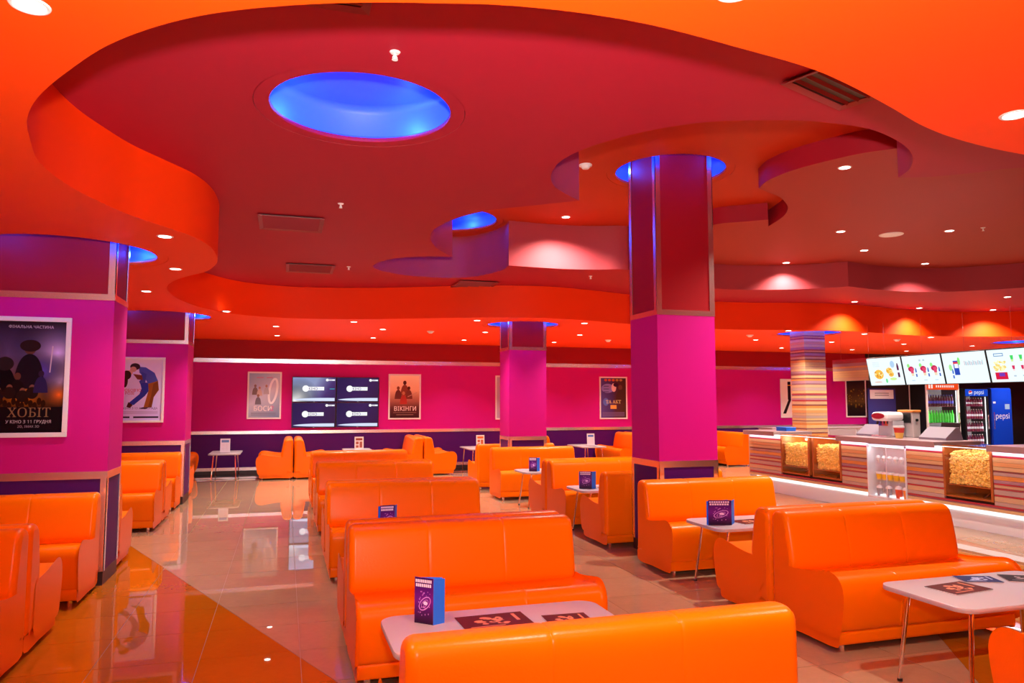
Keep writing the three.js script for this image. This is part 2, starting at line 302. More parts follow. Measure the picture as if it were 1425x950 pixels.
// ---------------------------------------------------------------- ceiling fittings
{
  const t0 = thing('air_diffuser', 'square slatted air vent in the crimson ceiling below the big blue recess', 'air vent', [0.02, Q1, -8.12], 0, 'ceiling air vents');
  const vent = mat(0.27, 0.02, 0.03, 0.5);
  const ringOf = (a, y, w, s) => { const g = []; for (let k = 0; k < 4; k++) { const b = box(a, 0.006, w); b.rotateX(s); b.translate(0, y, a / 2 - w / 2); b.rotateY(k * Math.PI / 2); g.push(b); } return mergeGeometries(g); };
  part('backing', box(0.58, 0.004, 0.58), M.baseDark, t0, [0, -0.003, 0]);
  part('frame', ringOf(0.66, -0.016, 0.045, 0.25), vent, t0);
  for (let k = 0; k < 8; k++) { const b = box(0.58, 0.022, 0.005); b.rotateX(0.7); part('slat', b, vent, t0, [0, -0.012, -0.25 + k * 0.071]); }
  copy(t0, 'square slatted air vent in the crimson ceiling, farther of the left two', [0.3, Q1, -10.85]);
  copy(t0, 'slatted air vent half hidden above the orange ceiling edge at right', [3.2, Q1, -3.42], 0.35);
  copy(t0, 'slatted air vent at the top, half hidden above the orange edge', [0.02, Q1, -3.2]);
  copy(t0, 'dark air vent in the crimson strip under the curled drum', [2.9, Q1, -11.55]);
  const sp = thing('fire_sprinkler', 'white fire sprinkler hanging above the big blue recess', 'sprinkler', [0.53, Q1, -3.92], 0, 'ceiling sprinklers');
  part('rosette', cyl(0.04, 0.03, 0.012), M.white, sp, [0, -0.006, 0]); part('stem', cyl(0.01, 0.01, 0.05, 10), M.white, sp, [0, -0.03, 0]); part('deflector', cyl(0.022, 0.022, 0.004, 16), M.white, sp, [0, -0.058, 0]);
  part('frame_arms', new THREE.TorusGeometry(0.016, 0.003, 6, 16), M.white, sp, [0, -0.043, 0]); sp.scale.setScalar(0.75);
  [[0.47, Q1, -7.19, 'white fire sprinkler between the big blue recess and the air vents'], [0.82, Q1, -10.6, 'white fire sprinkler beside the far air vent'], [4.41, Q1, -10.33, 'white fire sprinkler below the pink drum wall'], [8.9, Q2, -7.5, 'white fire sprinkler right of the flat ceiling disc']].forEach(([x, y, z, l]) => copy(sp, l, [x, y, z]));
  const sd = thing('smoke_detector', 'white smoke detector beside the left curl of the centre recess', 'smoke detector', [3.04, L3, -7.23]);
  part('base', cyl(0.07, 0.07, 0.015, 28), M.white, sd, [0, -0.0075, 0]); part('dome', cyl(0.06, 0.035, 0.03, 28), M.white, sd, [0, -0.03, 0]);
  const disc = thing('ceiling_speaker', 'flat white round disc in the raised ceiling between two downlights', 'ceiling speaker', [8.04, Q2, -8.19]);
  part('cover', new THREE.LatheGeometry([[0, -0.016], [0.12, -0.014], [0.15, -0.006], [0.155, 0]].map((p) => new THREE.Vector2(...p)), 32), M.white, disc); part('rim', new THREE.TorusGeometry(0.152, 0.006, 8, 32), M.white, disc, [0, -0.003, 0], [Math.PI / 2, 0, 0]);
  const d2 = copy(sd, 'small white detector in the soffit left of the pillar before the rear wall', [2.7, L0, -14.3]); d2.userData.group = sd.userData.group = 'white detectors';
  copy(sd, 'small white detector in the soffit left of the striped pillar', [9.2, L0, -13.2]); copy(sd, 'small white detector in the soffit above the menu screens', [13.0, L0, -13.2]); copy(sd, 'small white detector in the soffit beside the centre pillar', [6.9, L0, -15.2]);
}

// ---------------------------------------------------------------- sofas
function loft(profile, W, r, seams = []) {   // profile [z, y] counter-clockwise seen from +x; swept along x with rounded ends
  const n = profile.length, P = [], U = [], I = [];
  const nrm = profile.map((p, i) => { const a = profile[(i + n - 1) % n], b = profile[(i + 1) % n], dz = b[0] - a[0], dy = b[1] - a[1], l = Math.hypot(dz, dy); return [-dy / l, dz / l]; });
  const st = [];
  for (let k = 0; k <= 5; k++) { const a = k / 5 * Math.PI / 2; st.push([-W / 2 + r * (1 - Math.cos(a)), r * (1 - Math.sin(a))]); }
  for (const s of seams) st.push([s - 0.02, 0], [s - 0.008, 0.001], [s - 0.003, 0.0025], [s, 0.004], [s + 0.003, 0.0025], [s + 0.008, 0.001], [s + 0.02, 0]);
  for (let k = 5; k >= 0; k--) { const a = k / 5 * Math.PI / 2; st.push([W / 2 - r * (1 - Math.cos(a)), r * (1 - Math.sin(a))]); }
  let len = [0]; for (let i = 1; i <= n; i++) { const a = profile[i - 1], b = profile[i % n]; len.push(len[i - 1] + Math.hypot(a[0] - b[0], a[1] - b[1])); }
  for (const [x, ins] of st) for (let i = 0; i <= n; i++) { const p = profile[i % n], q = nrm[i % n]; P.push(x, p[1] + q[1] * ins, p[0] + q[0] * ins); U.push(x, len[i]); }
  const m = n + 1;
  for (let s = 0; s < st.length - 1; s++) for (let i = 0; i < n; i++) { const a = s * m + i, b = a + 1, c = a + m, d = c + 1; I.push(a, b, c, b, d, c); }
  for (const [s, flip] of [[0, true], [st.length - 1, false]]) {
    const base = P.length / 3, [x, ins] = st[s], ring = profile.map((p, i) => new THREE.Vector2(p[0] + nrm[i][0] * ins, p[1] + nrm[i][1] * ins));
    ring.forEach((p) => { P.push(x, p.y, p.x); U.push(p.x, p.y); });
    for (const f of THREE.ShapeUtils.triangulateShape(ring, [])) flip ? I.push(base + f[0], base + f[1], base + f[2]) : I.push(base + f[0], base + f[2], base + f[1]);
  }
  const g = new THREE.BufferGeometry(); g.setAttribute('position', new THREE.Float32BufferAttribute(P, 3)); g.setAttribute('uv', new THREE.Float32BufferAttribute(U, 2)); g.setIndex(I);
  g.computeVertexNormals();
  const N = g.attributes.normal; for (let s = 0; s < st.length; s++) { const a = s * m, b = a + n; const v = new THREE.Vector3(N.getX(a) + N.getX(b), N.getY(a) + N.getY(b), N.getZ(a) + N.getZ(b)).normalize(); N.setXYZ(a, v.x, v.y, v.z); N.setXYZ(b, v.x, v.y, v.z); }
  return g;
}
const fine = (pts, per = 3) => { const c = new THREE.CatmullRomCurve3(pts.map((p) => new THREE.Vector3(p[0], p[1], 0)), true, 'centripetal'); return c.getPoints(pts.length * per).slice(0, -1).map((p) => [p.x, p.y]); };
const SOFA_W = 1.5;
function makeSofa() {
  const t = thing('sofa', '', 'sofa', [0, 0, 0], 0, 'orange leather sofas');
  const seatP = fine([[0.16, 0.135], [0.4, 0.132], [0.63, 0.132], [0.655, 0.14], [0.672, 0.2], [0.688, 0.29], [0.695, 0.37], [0.685, 0.425], [0.655, 0.458], [0.61, 0.47], [0.52, 0.458], [0.4, 0.437], [0.3, 0.425], [0.2, 0.42], [0.165, 0.41], [0.155, 0.3]]);
  const backP = fine([[0.004, 0.14], [0.004, 0.3], [0.004, 0.5], [0.004, 0.68], [0.006, 0.76], [0.018, 0.797], [0.05, 0.817], [0.1, 0.82], [0.145, 0.81], [0.178, 0.78], [0.198, 0.72], [0.214, 0.64], [0.23, 0.55], [0.238, 0.48], [0.232, 0.44], [0.21, 0.4], [0.2, 0.25], [0.2, 0.15], [0.19, 0.133], [0.1, 0.132], [0.015, 0.132]]);
  const baseP = fine([[0.012, 0.05], [0.3, 0.046], [0.63, 0.046], [0.645, 0.054], [0.65, 0.09], [0.648, 0.13], [0.63, 0.14], [0.3, 0.14], [0.012, 0.136], [0.006, 0.09]]);
  part('seat', loft(seatP.reverse(), SOFA_W, 0.035, [-0.25, 0.25]), M.leather, t);
  part('backrest', loft(backP.reverse(), SOFA_W - 0.006, 0.04, [-0.25, 0.25]), M.leather, t);
  const base = part('base', loft(baseP.reverse(), SOFA_W - 0.03, 0.012), M.leather, t);
  for (const sx of [-1, 1]) for (const z of [0.06, 0.6]) part('foot', cyl(0.022, 0.018, 0.05, 14), M.chrome, base, [sx * (SOFA_W / 2 - 0.08), 0.025, z]);
  return t;
}
const sofa0 = makeSofa(); let firstSofa = true;
function sofa(x, z, turn, label, grp) {   // x, z: middle of the back's foot line
  if (firstSofa) { firstSofa = false; sofa0.position.set(x, 0, z); sofa0.rotation.y = turn; sofa0.userData.label = label; sofa0.userData.group = grp; return; }
  copy(sofa0, label, [x, 0, z], turn, grp);
}
const gap = 0.009;
const mid = 'sofas of the middle block', rgt = 'sofas of the right block', lft = 'sofas of the left block', booth = 'sofas of the booths along the rear wall';
const pairs = [
  [-4.97, 'big orange sofa facing the camera across the table with the tall purple card', 'orange sofa turned away, back to back with the big middle sofa'],
  [-7.5, 'orange sofa facing the camera, third from the front in the middle row', 'orange sofa turned away, behind the third middle sofa'],
  [-9.94, 'orange sofa facing the camera, fourth from the front in the middle row', 'orange sofa turned away, behind the fourth middle sofa'],
  [-12.05, 'farthest orange sofa of the middle row, facing the camera', 'farthest orange sofa of the middle row, turned to the rear wall']];
sofa(1.14, -2.43, Math.PI, 'nearest orange sofa at the bottom edge, showing its plain back', mid);
for (const [z, a, b] of pairs) { sofa(1.15, z + gap, 0, a, mid); sofa(1.15, z - gap, Math.PI, b, mid); }
sofa(4.13, -2.2 + gap, 0, 'orange sofa at the lower right, outside the picture, facing the camera', rgt); sofa(4.13, -2.2 - gap, Math.PI, 'red orange sofa seat at the lower right corner', rgt);
sofa(4.13, -4.68 + gap, 0, 'orange sofa in front of the white table with magazines at right', rgt); sofa(4.13, -4.68 - gap, Math.PI, 'orange sofa turned away, back to back with the right front sofa', rgt);
sofa(4.13, -6.82, 0, 'orange sofa standing against the front of the large centre pillar', rgt); sofa(4.13, -7.56, Math.PI, 'orange sofa turned away, showing its back left of the centre pillar', rgt);
sofa(4.13, -9.5 + gap, 0, 'orange sofa facing the camera, just left of the centre pillar', rgt); sofa(4.13, -9.5 - gap, Math.PI, 'orange sofa turned away, behind the one left of the centre pillar', rgt);
sofa(4.1, -12.3, 0, 'orange sofa standing against the pillar before the rear wall', rgt); sofa(4.1, -13.1, Math.PI, 'orange sofa hidden behind the pillar before the rear wall', rgt);
sofa(-2.25, -5.4 + gap, 0, 'red orange sofa at the lower left edge, facing the camera', lft); sofa(-2.25, -5.4 - gap, Math.PI, 'red orange sofa at the left edge, turned to the wide pillar', lft);
sofa(-2.25, -7.3, 0, 'red orange sofa standing under the dark film poster', lft); sofa(-2.25, -7.98, Math.PI, 'red orange sofa turned away behind the wide left pillar', lft);
sofa(-2.25, -10.8 + gap, 0, 'red orange sofa between the two left pillars, facing the camera', lft); sofa(-2.25, -10.8 - gap, Math.PI, 'red orange sofa between the two left pillars, turned away', lft);
sofa(-2.25, -12.6, 0, 'red orange sofa standing under the lilac poster', lft); sofa(-2.25, -13.47, Math.PI, 'orange sofa turned away behind the farther left pillar', lft);
const boothNames = [['', 'orange booth sofa peeping out behind the farther left pillar'], ['orange booth sofa seen from the side, right of the far left table', 'orange booth sofa under the video screens, turned right'], ['orange booth sofa under the video screens, turned left', 'orange booth sofa seen from the side, left of the warrior poster table'],
  ['orange booth sofa behind the rear pillar, turned left', 'orange booth sofa just right of the rear pillar'], ['orange booth sofa left of the centre pillar, turned left', 'orange booth sofa hidden behind the centre pillar'], ['orange booth sofa beside the end of the striped counter', '']];
[-2.5, 0.2, 2.9, 5.6, 8.3, 11.1].forEach((x, i) => {
  const z = -16.02 - SOFA_W / 2;
  if (boothNames[i][0]) sofa(x - gap, z, -Math.PI / 2, boothNames[i][0], booth);
  if (boothNames[i][1]) sofa(x + gap, z, Math.PI / 2, boothNames[i][1], booth);
});

// ---------------------------------------------------------------- tables
const T_Y = 0.54;
function makeTable() {
  const t = thing('coffee_table', '', 'table', [0, 0, 0], 0, 'low white tables');
  const w = 1.12, d = 0.6, r = 0.09, s = new THREE.Shape();
  s.moveTo(-w / 2 + r, -d / 2); s.lineTo(w / 2 - r, -d / 2); s.absarc(w / 2 - r, -d / 2 + r, r, -Math.PI / 2, 0); s.lineTo(w / 2, d / 2 - r); s.absarc(w / 2 - r, d / 2 - r, r, 0, Math.PI / 2);
  s.lineTo(-w / 2 + r, d / 2); s.absarc(-w / 2 + r, d / 2 - r, r, Math.PI / 2, Math.PI); s.lineTo(-w / 2, -d / 2 + r); s.absarc(-w / 2 + r, -d / 2 + r, r, Math.PI, 1.5 * Math.PI);
  const g = new THREE.ExtrudeGeometry(s, { depth: 0.02, bevelEnabled: true, bevelSize: 0.003, bevelThickness: 0.003, bevelSegments: 2, curveSegments: 6 }); g.rotateX(-Math.PI / 2); g.translate(0, T_Y - 0.023, 0);
  part('tabletop', toCreasedNormals(g, 0.6), M.laminate, t);
  for (const sx of [-1, 1]) for (const sz of [-1, 1]) { const leg = part('leg', tube([[sx * 0.3, T_Y - 0.034, sz * 0.17], [sx * 0.4, T_Y - 0.036, sz * 0.2], [sx * 0.425, T_Y - 0.07, sz * 0.207], [sx * 0.48, 0.012, sz * 0.235]], 0.012, 20, 10), M.chrome, t); part('foot_cap', cyl(0.015, 0.016, 0.014, 12), M.black, leg, [sx * 0.48, 0.007, sz * 0.235]); }
  part('under_frame', mergeGeometries([-1, 1].map((sx) => { const b = box(0.05, 0.012, 0.42); b.translate(sx * 0.3, T_Y - 0.032, 0); return b; })), M.chrome, t);
  return t;
}
const table0 = makeTable(); let firstTable = true;
function table(x, z, turn, label) { if (firstTable) { firstTable = false; table0.position.set(x, 0, z); table0.rotation.y = turn; table0.userData.label = label; } else copy(table0, label, [x, 0, z], turn); }
table(1.03, -3.47, 0, 'low white table with the tall purple card, nearest in the middle');
table(1.1, -6.22, 0, 'low white table between the second and third middle sofas'); table(1.1, -8.72, 0, 'low white table between the third and fourth middle sofas'); 
table(3.9, -3.32, 0, 'low white table with magazines at the lower right');
table(4.03, -5.76, 0, 'low white table with the square purple card before the centre pillar'); table(3.95, -8.52, 0, 'low white table with a purple card left of the centre pillar'); table(4.0, -10.9, 0, 'low white table just before the sofa at the rear pillar');
table(-2.42, -6.35, 0, 'low white table between the two nearest left sofas'); table(-2.75, -9.4, 0, 'low white table between the two left pillars');
['low white table at the far left under the rear wall', 'low white table under the video screens', 'low white table left of the rear pillar, right of the warrior poster', 'low white table right of the rear pillar', 'low white table behind the centre pillar'].forEach((l, i) => table(-1.15 + 2.7 * i, -16.62, Math.PI / 2, l));

// ---------------------------------------------------------------- posters
const frameMat = mat(0.82, 0.78, 0.82, 0.35);
function poster(label, x0, x1, y0, y1, z, draw, fr = 0.035, rough = 0.25) {
  const w = x1 - x0, h = y1 - y0, t = thing('film_poster', label, 'poster', [(x0 + x1) / 2, y0, z], 0, 'framed film posters'), S = 360;
  const bar = (a, b, x, y) => { const g = box(a, b, 0.022, 0.004); g.translate(x, y, 0.011); return g; };
  part('frame', mergeGeometries([bar(w, fr, 0, fr / 2), bar(w, fr, 0, h - fr / 2), bar(fr, h - 2 * fr, -w / 2 + fr / 2, h / 2), bar(fr, h - 2 * fr, w / 2 - fr / 2, h / 2)]), frameMat, t);
  const tex = canvasTex(S, Math.round(S * (h - 2 * fr) / (w - 2 * fr)), draw), pl = new THREE.BoxGeometry(w - 2 * fr, h - 2 * fr, 0.006);
  part('sheet', pl, print(tex, rough), t, [0, h / 2, 0.007]);
  return t;
}
const grad = (g, x0, y0, x1, y1, stops) => { const q = g.createLinearGradient(x0, y0, x1, y1); stops.forEach(([o, c]) => q.addColorStop(o, c)); return q; };
const blob = (g, x, y, rx, ry, c, rot = 0) => { g.fillStyle = c; g.beginPath(); g.ellipse(x, y, rx, ry, rot, 0, 7); g.fill(); };
const haze = (g, x, y, r, c) => { const q = g.createRadialGradient(x, y, 0, x, y, r); q.addColorStop(0, c); q.addColorStop(1, 'rgba(0,0,0,0)'); g.fillStyle = q; g.fillRect(x - r, y - r, 2 * r, 2 * r); };
const word = (g, s, x, y, px, c, font = 'sans-serif', al = 'center', max) => { g.fillStyle = c; g.font = px + 'px ' + font; g.textAlign = al; g.fillText(s, x, y, max); };
const person = (g, x, y, s, coat, head) => { blob(g, x, y - s * 0.2, s * 0.16, s * 0.2, head); g.fillStyle = coat; g.beginPath(); g.moveTo(x - s * 0.4, y + s); g.quadraticCurveTo(x - s * 0.35, y, x, y - s * 0.02); g.quadraticCurveTo(x + s * 0.35, y, x + s * 0.4, y + s); g.fill(); };
poster('large dark film poster on the wide left pillar', -2.6, -1.81, 1.29, 2.33, -7.35 + 0.001, (g, w, h) => {
  g.fillStyle = grad(g, 0, 0, 0, h, [[0, '#2a1a2a'], [0.3, '#5a4a78'], [0.55, '#6a4a50'], [0.72, '#7a4010'], [0.8, '#1c1010'], [1, '#140a10']]); g.fillRect(0, 0, w, h);
  haze(g, w * 0.92, h * 0.28, 190, 'rgba(215,190,255,1)'); haze(g, w * 0.95, h * 0.55, 130, 'rgba(200,170,230,0.9)'); haze(g, w * 0.1, h * 0.3, 100, 'rgba(150,120,140,0.7)'); haze(g, w * 0.75, h * 0.45, 90, 'rgba(90,70,230,0.8)'); haze(g, w * 0.55, h * 0.66, 120, 'rgba(255,150,20,0.9)'); haze(g, w * 0.95, h * 0.66, 70, 'rgba(255,110,20,0.9)');
  person(g, w * 0.62, h * 0.3, 150, '#1c1420', '#5a3a30'); person(g, w * 0.36, h * 0.42, 120, '#120c12', '#3a2a2a'); person(g, w * 0.5, h * 0.53, 80, '#181014', '#5a3c30'); person(g, w * 0.2, h * 0.5, 90, '#1a1214', '#40302c'); blob(g, w * 0.62, h * 0.22, 40, 26, '#2c1a1c'); blob(g, w * 0.36, h * 0.385, 34, 30, '#2a2024'); [[0.3, 0.62], [0.42, 0.6], [0.56, 0.63], [0.66, 0.6], [0.12, 0.6]].forEach(([x, y]) => { blob(g, w * x, h * y, 12, 15, '#7a5040'); blob(g, w * x, h * (y + 0.045), 24, 26, '#241614'); }); g.strokeStyle = '#c8b8c8'; g.lineWidth = 5; g.beginPath(); g.moveTo(w * 0.86, h * 0.22); g.lineTo(w * 0.84, h * 0.46); g.moveTo(w * 0.02, h * 0.6); g.lineTo(w * 0.24, h * 0.55); g.stroke(); person(g, w * 0.75, h * 0.5, 70, '#2a2050', '#30203a');
  for (let k = 0; k < 14; k++) blob(g, w * (0.2 + 0.045 * k), h * (0.72 + 0.02 * (k % 3)), 9, 16, '#2a1408');
  g.fillStyle = '#160c12'; g.fillRect(0, h * 0.77, w, h);
  word(g, 'ФІНАЛЬНА ЧАСТИНА', w * 0.62, h * 0.06, 18, '#cfc0d8'); word(g, 'ХОБІТ', w * 0.64, h * 0.86, 56, '#8a6a48', 'serif'); word(g, 'У КІНО З 11 ГРУДНЯ', w * 0.64, h * 0.915, 19, '#d0c4cc'); word(g, '2D, IMAX 3D', w * 0.64, h * 0.955, 15, '#b8a8b8');
}, 0.04);
poster('lilac film poster with an embracing couple on the farther left pillar', -2.5, -1.8, 1.27, 2.28, -12.65 + 0.001, (g, w, h) => {
  g.fillStyle = grad(g, 0, 0, 0, h, [[0, '#e4dcff'], [1, '#cfc0fa']]); g.fillRect(0, 0, w, h);
  const poly = (c, p) => { g.fillStyle = c; g.beginPath(); p.forEach(([x, y], i) => i ? g.lineTo(w * x, h * y) : g.moveTo(w * x, h * y)); g.fill(); };
  poly('#9a5420', [[0.66, 0.36], [0.9, 0.34], [0.93, 0.5], [0.82, 0.62], [0.78, 0.79], [0.6, 0.79], [0.66, 0.62], [0.7, 0.5]]); poly('#7a4018', [[0.8, 0.4], [0.9, 0.36], [0.92, 0.5], [0.82, 0.62], [0.78, 0.79], [0.7, 0.79], [0.76, 0.6]]);
  poly('#34369c', [[0.5, 0.38], [0.68, 0.38], [0.7, 0.52], [0.62, 0.6], [0.38, 0.75], [0.26, 0.72], [0.5, 0.57], [0.54, 0.48]]); poly('#4a1c1c', [[0.26, 0.7], [0.36, 0.75], [0.3, 0.8], [0.22, 0.78]]); poly('#503028', [[0.58, 0.785], [0.72, 0.785], [0.66, 0.815], [0.5, 0.81]]);
  poly('#5058b8', [[0.46, 0.12], [0.62, 0.13], [0.82, 0.22], [0.9, 0.35], [0.68, 0.4], [0.6, 0.3], [0.48, 0.22]]); poly('#4248a4', [[0.52, 0.2], [0.64, 0.24], [0.62, 0.38], [0.5, 0.4], [0.48, 0.36], [0.54, 0.32]]); poly('#7a3a2a', [[0.34, 0.24], [0.54, 0.26], [0.56, 0.34], [0.44, 0.33]]);
  blob(g, w * 0.38, h * 0.12, 40, 30, '#3c2430'); blob(g, w * 0.34, h * 0.165, 26, 24, '#d09a88'); blob(g, w * 0.26, h * 0.22, 26, 22, '#d8a090'); blob(g, w * 0.2, h * 0.26, 36, 40, '#3a1c18'); blob(g, w * 0.17, h * 0.35, 22, 60, '#3a1c18');
  word(g, "З ЛЮБОВ'Ю,", w * 0.28, h * 0.53, 34, '#c01838', 'sans-serif'); word(g, 'РОЗІ', w * 0.28, h * 0.58, 34, '#c01838'); word(g, 'У КІНО З 13 ЛИСТОПАДА', w * 0.5, h * 0.82, 26, '#4a3080');
  g.fillStyle = '#8a70b0'; for (let k = 0; k < 3; k++) g.fillRect(w * 0.08, h * (0.85 + 0.018 * k), w * 0.84, 3);
  g.fillStyle = '#2a1a38'; g.fillRect(w * 0.1, h * 0.935, w * 0.2, 14); g.fillRect(w * 0.38, h * 0.935, w * 0.56, 14);
});
const pz = BACK + 0.001;
poster('pale blue film poster left of the video screens', -0.81, -0.08, 1.2, 2.26, pz, (g, w, h) => {
  g.fillStyle = grad(g, 0, 0, w, h, [[0, '#8aa0cc'], [0.5, '#c8d0e8'], [1, '#6a78a0']]); g.fillRect(0, 0, w, h);
  g.strokeStyle = '#eef6ff'; g.lineWidth = 26; g.beginPath(); g.ellipse(w * 0.78, h * 0.4, 44, 150, 0.15, 0, 7); g.stroke();
  person(g, w * 0.2, h * 0.32, 90, '#7a5a50', '#8a5a48'); person(g, w * 0.34, h * 0.36, 80, '#c8b8b0', '#a87860'); person(g, w * 0.56, h * 0.32, 84, '#b0b0c0', '#a87860'); person(g, w * 0.3, h * 0.54, 90, '#6a6070', '#8a6050');
  g.fillStyle = '#e0507a'; g.fillRect(w * 0.24, h * 0.09, w * 0.22, 7); g.fillRect(w * 0.56, h * 0.09, w * 0.2, 7);
  word(g, 'БОСИ', w * 0.46, h * 0.85, 84, '#f4f0f0'); word(g, '2', w * 0.76, h * 0.85, 84, '#d83a8a'); g.fillStyle = '#5a5a78'; for (let k = 0; k < 3; k++) g.fillRect(w * 0.08, h * (0.89 + 0.025 * k), w * 0.8, 4);
});
poster('beige brown film poster right of the video screens', 2.33, 3.1, 1.17, 2.24, pz, (g, w, h) => {
  g.fillStyle = grad(g, 0, 0, 0, h, [[0, '#fff0d0'], [0.35, '#f0d0a8'], [0.6, '#a87060'], [0.78, '#5a3030'], [1, '#3a2028']]); g.fillRect(0, 0, w, h);
  person(g, w * 0.5, h * 0.22, 130, '#8a4a38', '#5a2c20'); person(g, w * 0.28, h * 0.34, 110, '#6a3a34', '#8a5038'); person(g, w * 0.64, h * 0.34, 110, '#7a4438', '#5a3020'); person(g, w * 0.46, h * 0.46, 110, '#b04038', '#c08860');
  g.strokeStyle = '#c8a890'; g.lineWidth = 8; g.beginPath(); g.moveTo(w * 0.6, h * 0.5); g.lineTo(w * 0.92, h * 0.4); g.stroke();
  word(g, 'ВІКІНГИ', w * 0.52, h * 0.83, 74, '#f4ece8', 'sans-serif', 'center', w * 0.78); g.fillStyle = '#a88878'; g.fillRect(w * 0.12, h * 0.87, w * 0.78, 4); g.fillRect(w * 0.22, h * 0.92, w * 0.58, 5);
});
poster('narrow strip of a white framed poster behind the rear pillar', 4.95, 5.7, 1.15, 2.23, pz, (g, w, h) => { g.fillStyle = '#b8a8c8'; g.fillRect(0, 0, w, h); blob(g, w / 2, h / 2, 90, 160, '#6a5a80'); });
poster('dark blue brown film poster just left of the centre pillar', 7.73, 8.51, 1.14, 2.23, pz, (g, w, h) => {
  g.fillStyle = grad(g, 0, 0, w, 0, [[0, '#5a4a98'], [0.45, '#4a3468'], [0.6, '#502c38'], [1, '#4a3020']]); g.fillRect(0, 0, w, h);
  blob(g, w * 0.28, h * 0.26, 90, 60, '#8a84d8'); blob(g, w * 0.52, h * 0.24, 34, 56, '#e0c8d0'); blob(g, w * 0.6, h * 0.17, 36, 26, '#3a2038'); for (let k = 0; k < 5; k++) blob(g, w * (0.2 + 0.15 * k), h * 0.05, 22, 16, k < 3 ? '#c85a40' : '#b08040');
  for (let k = 0; k < 3; k++) { g.fillStyle = '#33285a'; g.fillRect(w * 0.12, h * (0.2 + 0.07 * k), w * 0.2, 7); } blob(g, w * 0.2, h * 0.6, 40, 50, '#5a70c8'); person(g, w * 0.78, h * 0.3, 170, '#4a2c28', '#6a4438');
  word(g, 'ТА АКТ', w * 0.5, h * 0.64, 60, '#e8d88a', 'serif'); g.fillStyle = '#d8a850'; g.fillRect(w * 0.38, h * 0.68, w * 0.24, 50); g.fillStyle = '#7a6494'; for (let k = 0; k < 4; k++) g.fillRect(w * 0.06, h * (0.86 + 0.03 * k), w * 0.88, 7);
});
poster('white film poster with black upright shapes left of the striped pillar', 13.2, 13.95, 1.14, 2.22, pz, (g, w, h) => {
  g.fillStyle = '#efe6e2'; g.fillRect(0, 0, w, h); g.fillStyle = '#2a1a22'; g.fillRect(w * 0.3, h * 0.04, w * 0.15, h * 0.5); g.fillRect(w * 0.64, h * 0.04, w * 0.15, h * 0.56);
  g.beginPath(); g.moveTo(w * 0.36, h * 0.5); g.lineTo(w * 0.46, h * 0.54); g.lineTo(w * 0.2, h * 0.92); g.lineTo(w * 0.05, h * 0.92); g.fill(); g.beginPath(); g.moveTo(w * 0.66, h * 0.6); g.lineTo(w * 0.78, h * 0.6); g.lineTo(w * 0.86, h * 0.72); g.lineTo(w * 0.58, h * 0.72); g.fill();
  g.fillStyle = '#e8a818'; g.fillRect(w * 0.3, h * 0.13, w * 0.6, 12); g.fillRect(w * 0.6, h * 0.78, w * 0.24, 60);
});
poster('dark golden film poster right of the striped pillar', 15.4, 16.12, 1.14, 2.24, pz, (g, w, h) => {
  g.fillStyle = grad(g, 0, 0, 0, h, [[0, '#2a1a24'], [0.6, '#5a4020'], [0.75, '#281a14'], [1, '#1a1018']]); g.fillRect(0, 0, w, h);
  for (let k = 0; k < 30; k++) haze(g, w * rnd(), h * (0.25 + 0.5 * rnd()), 14 + 26 * rnd(), 'rgba(220,160,50,0.6)');
});

// ---------------------------------------------------------------- video wall
function logo(g, x, y, s) { blob(g, x, y, s, s, '#ffffff'); g.fillStyle = '#ffffff'; g.fillRect(x + s * 0.7, y - s * 0.55, s * 4.8, s * 1.1); word(g, 'КІНО', x + s * 2.2, y + s * 0.42, s * 1.15, '#4a2a70'); word(g, 'ПЛАНЕТА', x + s * 4.3, y + s * 0.25, s * 0.5, '#b8c8ff'); }
const clip4 = (bright) => canvasTex(512, 300, (g, w, h) => {
  g.fillStyle = grad(g, 0, 0, w, h, bright ? [[0, '#8a98c8'], [0.45, '#9098c0'], [0.75, '#4a3470'], [1, '#3a2050']] : [[0, '#2a1a4a'], [0.5, '#3a2058'], [1, '#3a1c40']]); g.fillRect(0, 0, w, h);
  if (bright) { haze(g, w * 0.15, h * 0.8, 240, 'rgba(255,255,255,1)'); haze(g, w * 0.05, h * 0.95, 200, 'rgba(255,255,255,1)'); g.fillStyle = '#40b0c8'; g.fillRect(w * 0.86, h * 0.46, 60, 8); }
  logo(g, w * 0.3, h * 0.46, 40); logo(g, w * 0.8, h * 0.1, 17); g.fillStyle = '#d8e4ff'; g.beginPath(); g.moveTo(w * 0.02, h * 0.92); g.quadraticCurveTo(w * 0.2, h * 0.84, w * 0.98, h * 0.85); g.lineTo(w * 0.98, h * 0.98); g.quadraticCurveTo(w * 0.2, h * 0.98, w * 0.02, h * 0.92); g.fill();
});
const clipA = clip4(true), clipB = clip4(false);
[[0, 1, 'upper left video screen, showing a bright flare', clipA], [1, 1, 'upper right video screen on the rear wall', clipB], [0, 0, 'lower left video screen on the rear wall', clipB], [1, 0, 'lower right video screen on the rear wall', clipB]].forEach(([i, j, label, map]) => {
  const w = 0.97, h = 0.57, t = thing('video_screen', label, 'screen', [0.15 + w / 2 + i * (w + 0.01), 1.0 + j * (h + 0.01), BACK + 0.001], 0, 'four screens of the video wall');
  part('housing', box(w, h, 0.09, 0.006), M.black, t, [0, h / 2, 0.05]); part('screen_face', box(w - 0.024, h - 0.024, 0.004), [M.black, M.black, M.black, M.black, lit(map, 0.9), M.black], t, [0, h / 2, 0.096]); part('status_light', box(0.03, 0.006, 0.004), lit(null, 0.6), t, [0, 0.006, 0.096]);
  const r = new THREE.RectAreaLight(lin(0.75, 0.7, 1), 0.4, w - 0.03, h - 0.03); r.name = 'screen_light'; r.position.set(0, h / 2, 0.102); r.rotation.set(0, Math.PI, 0); t.add(r);
});

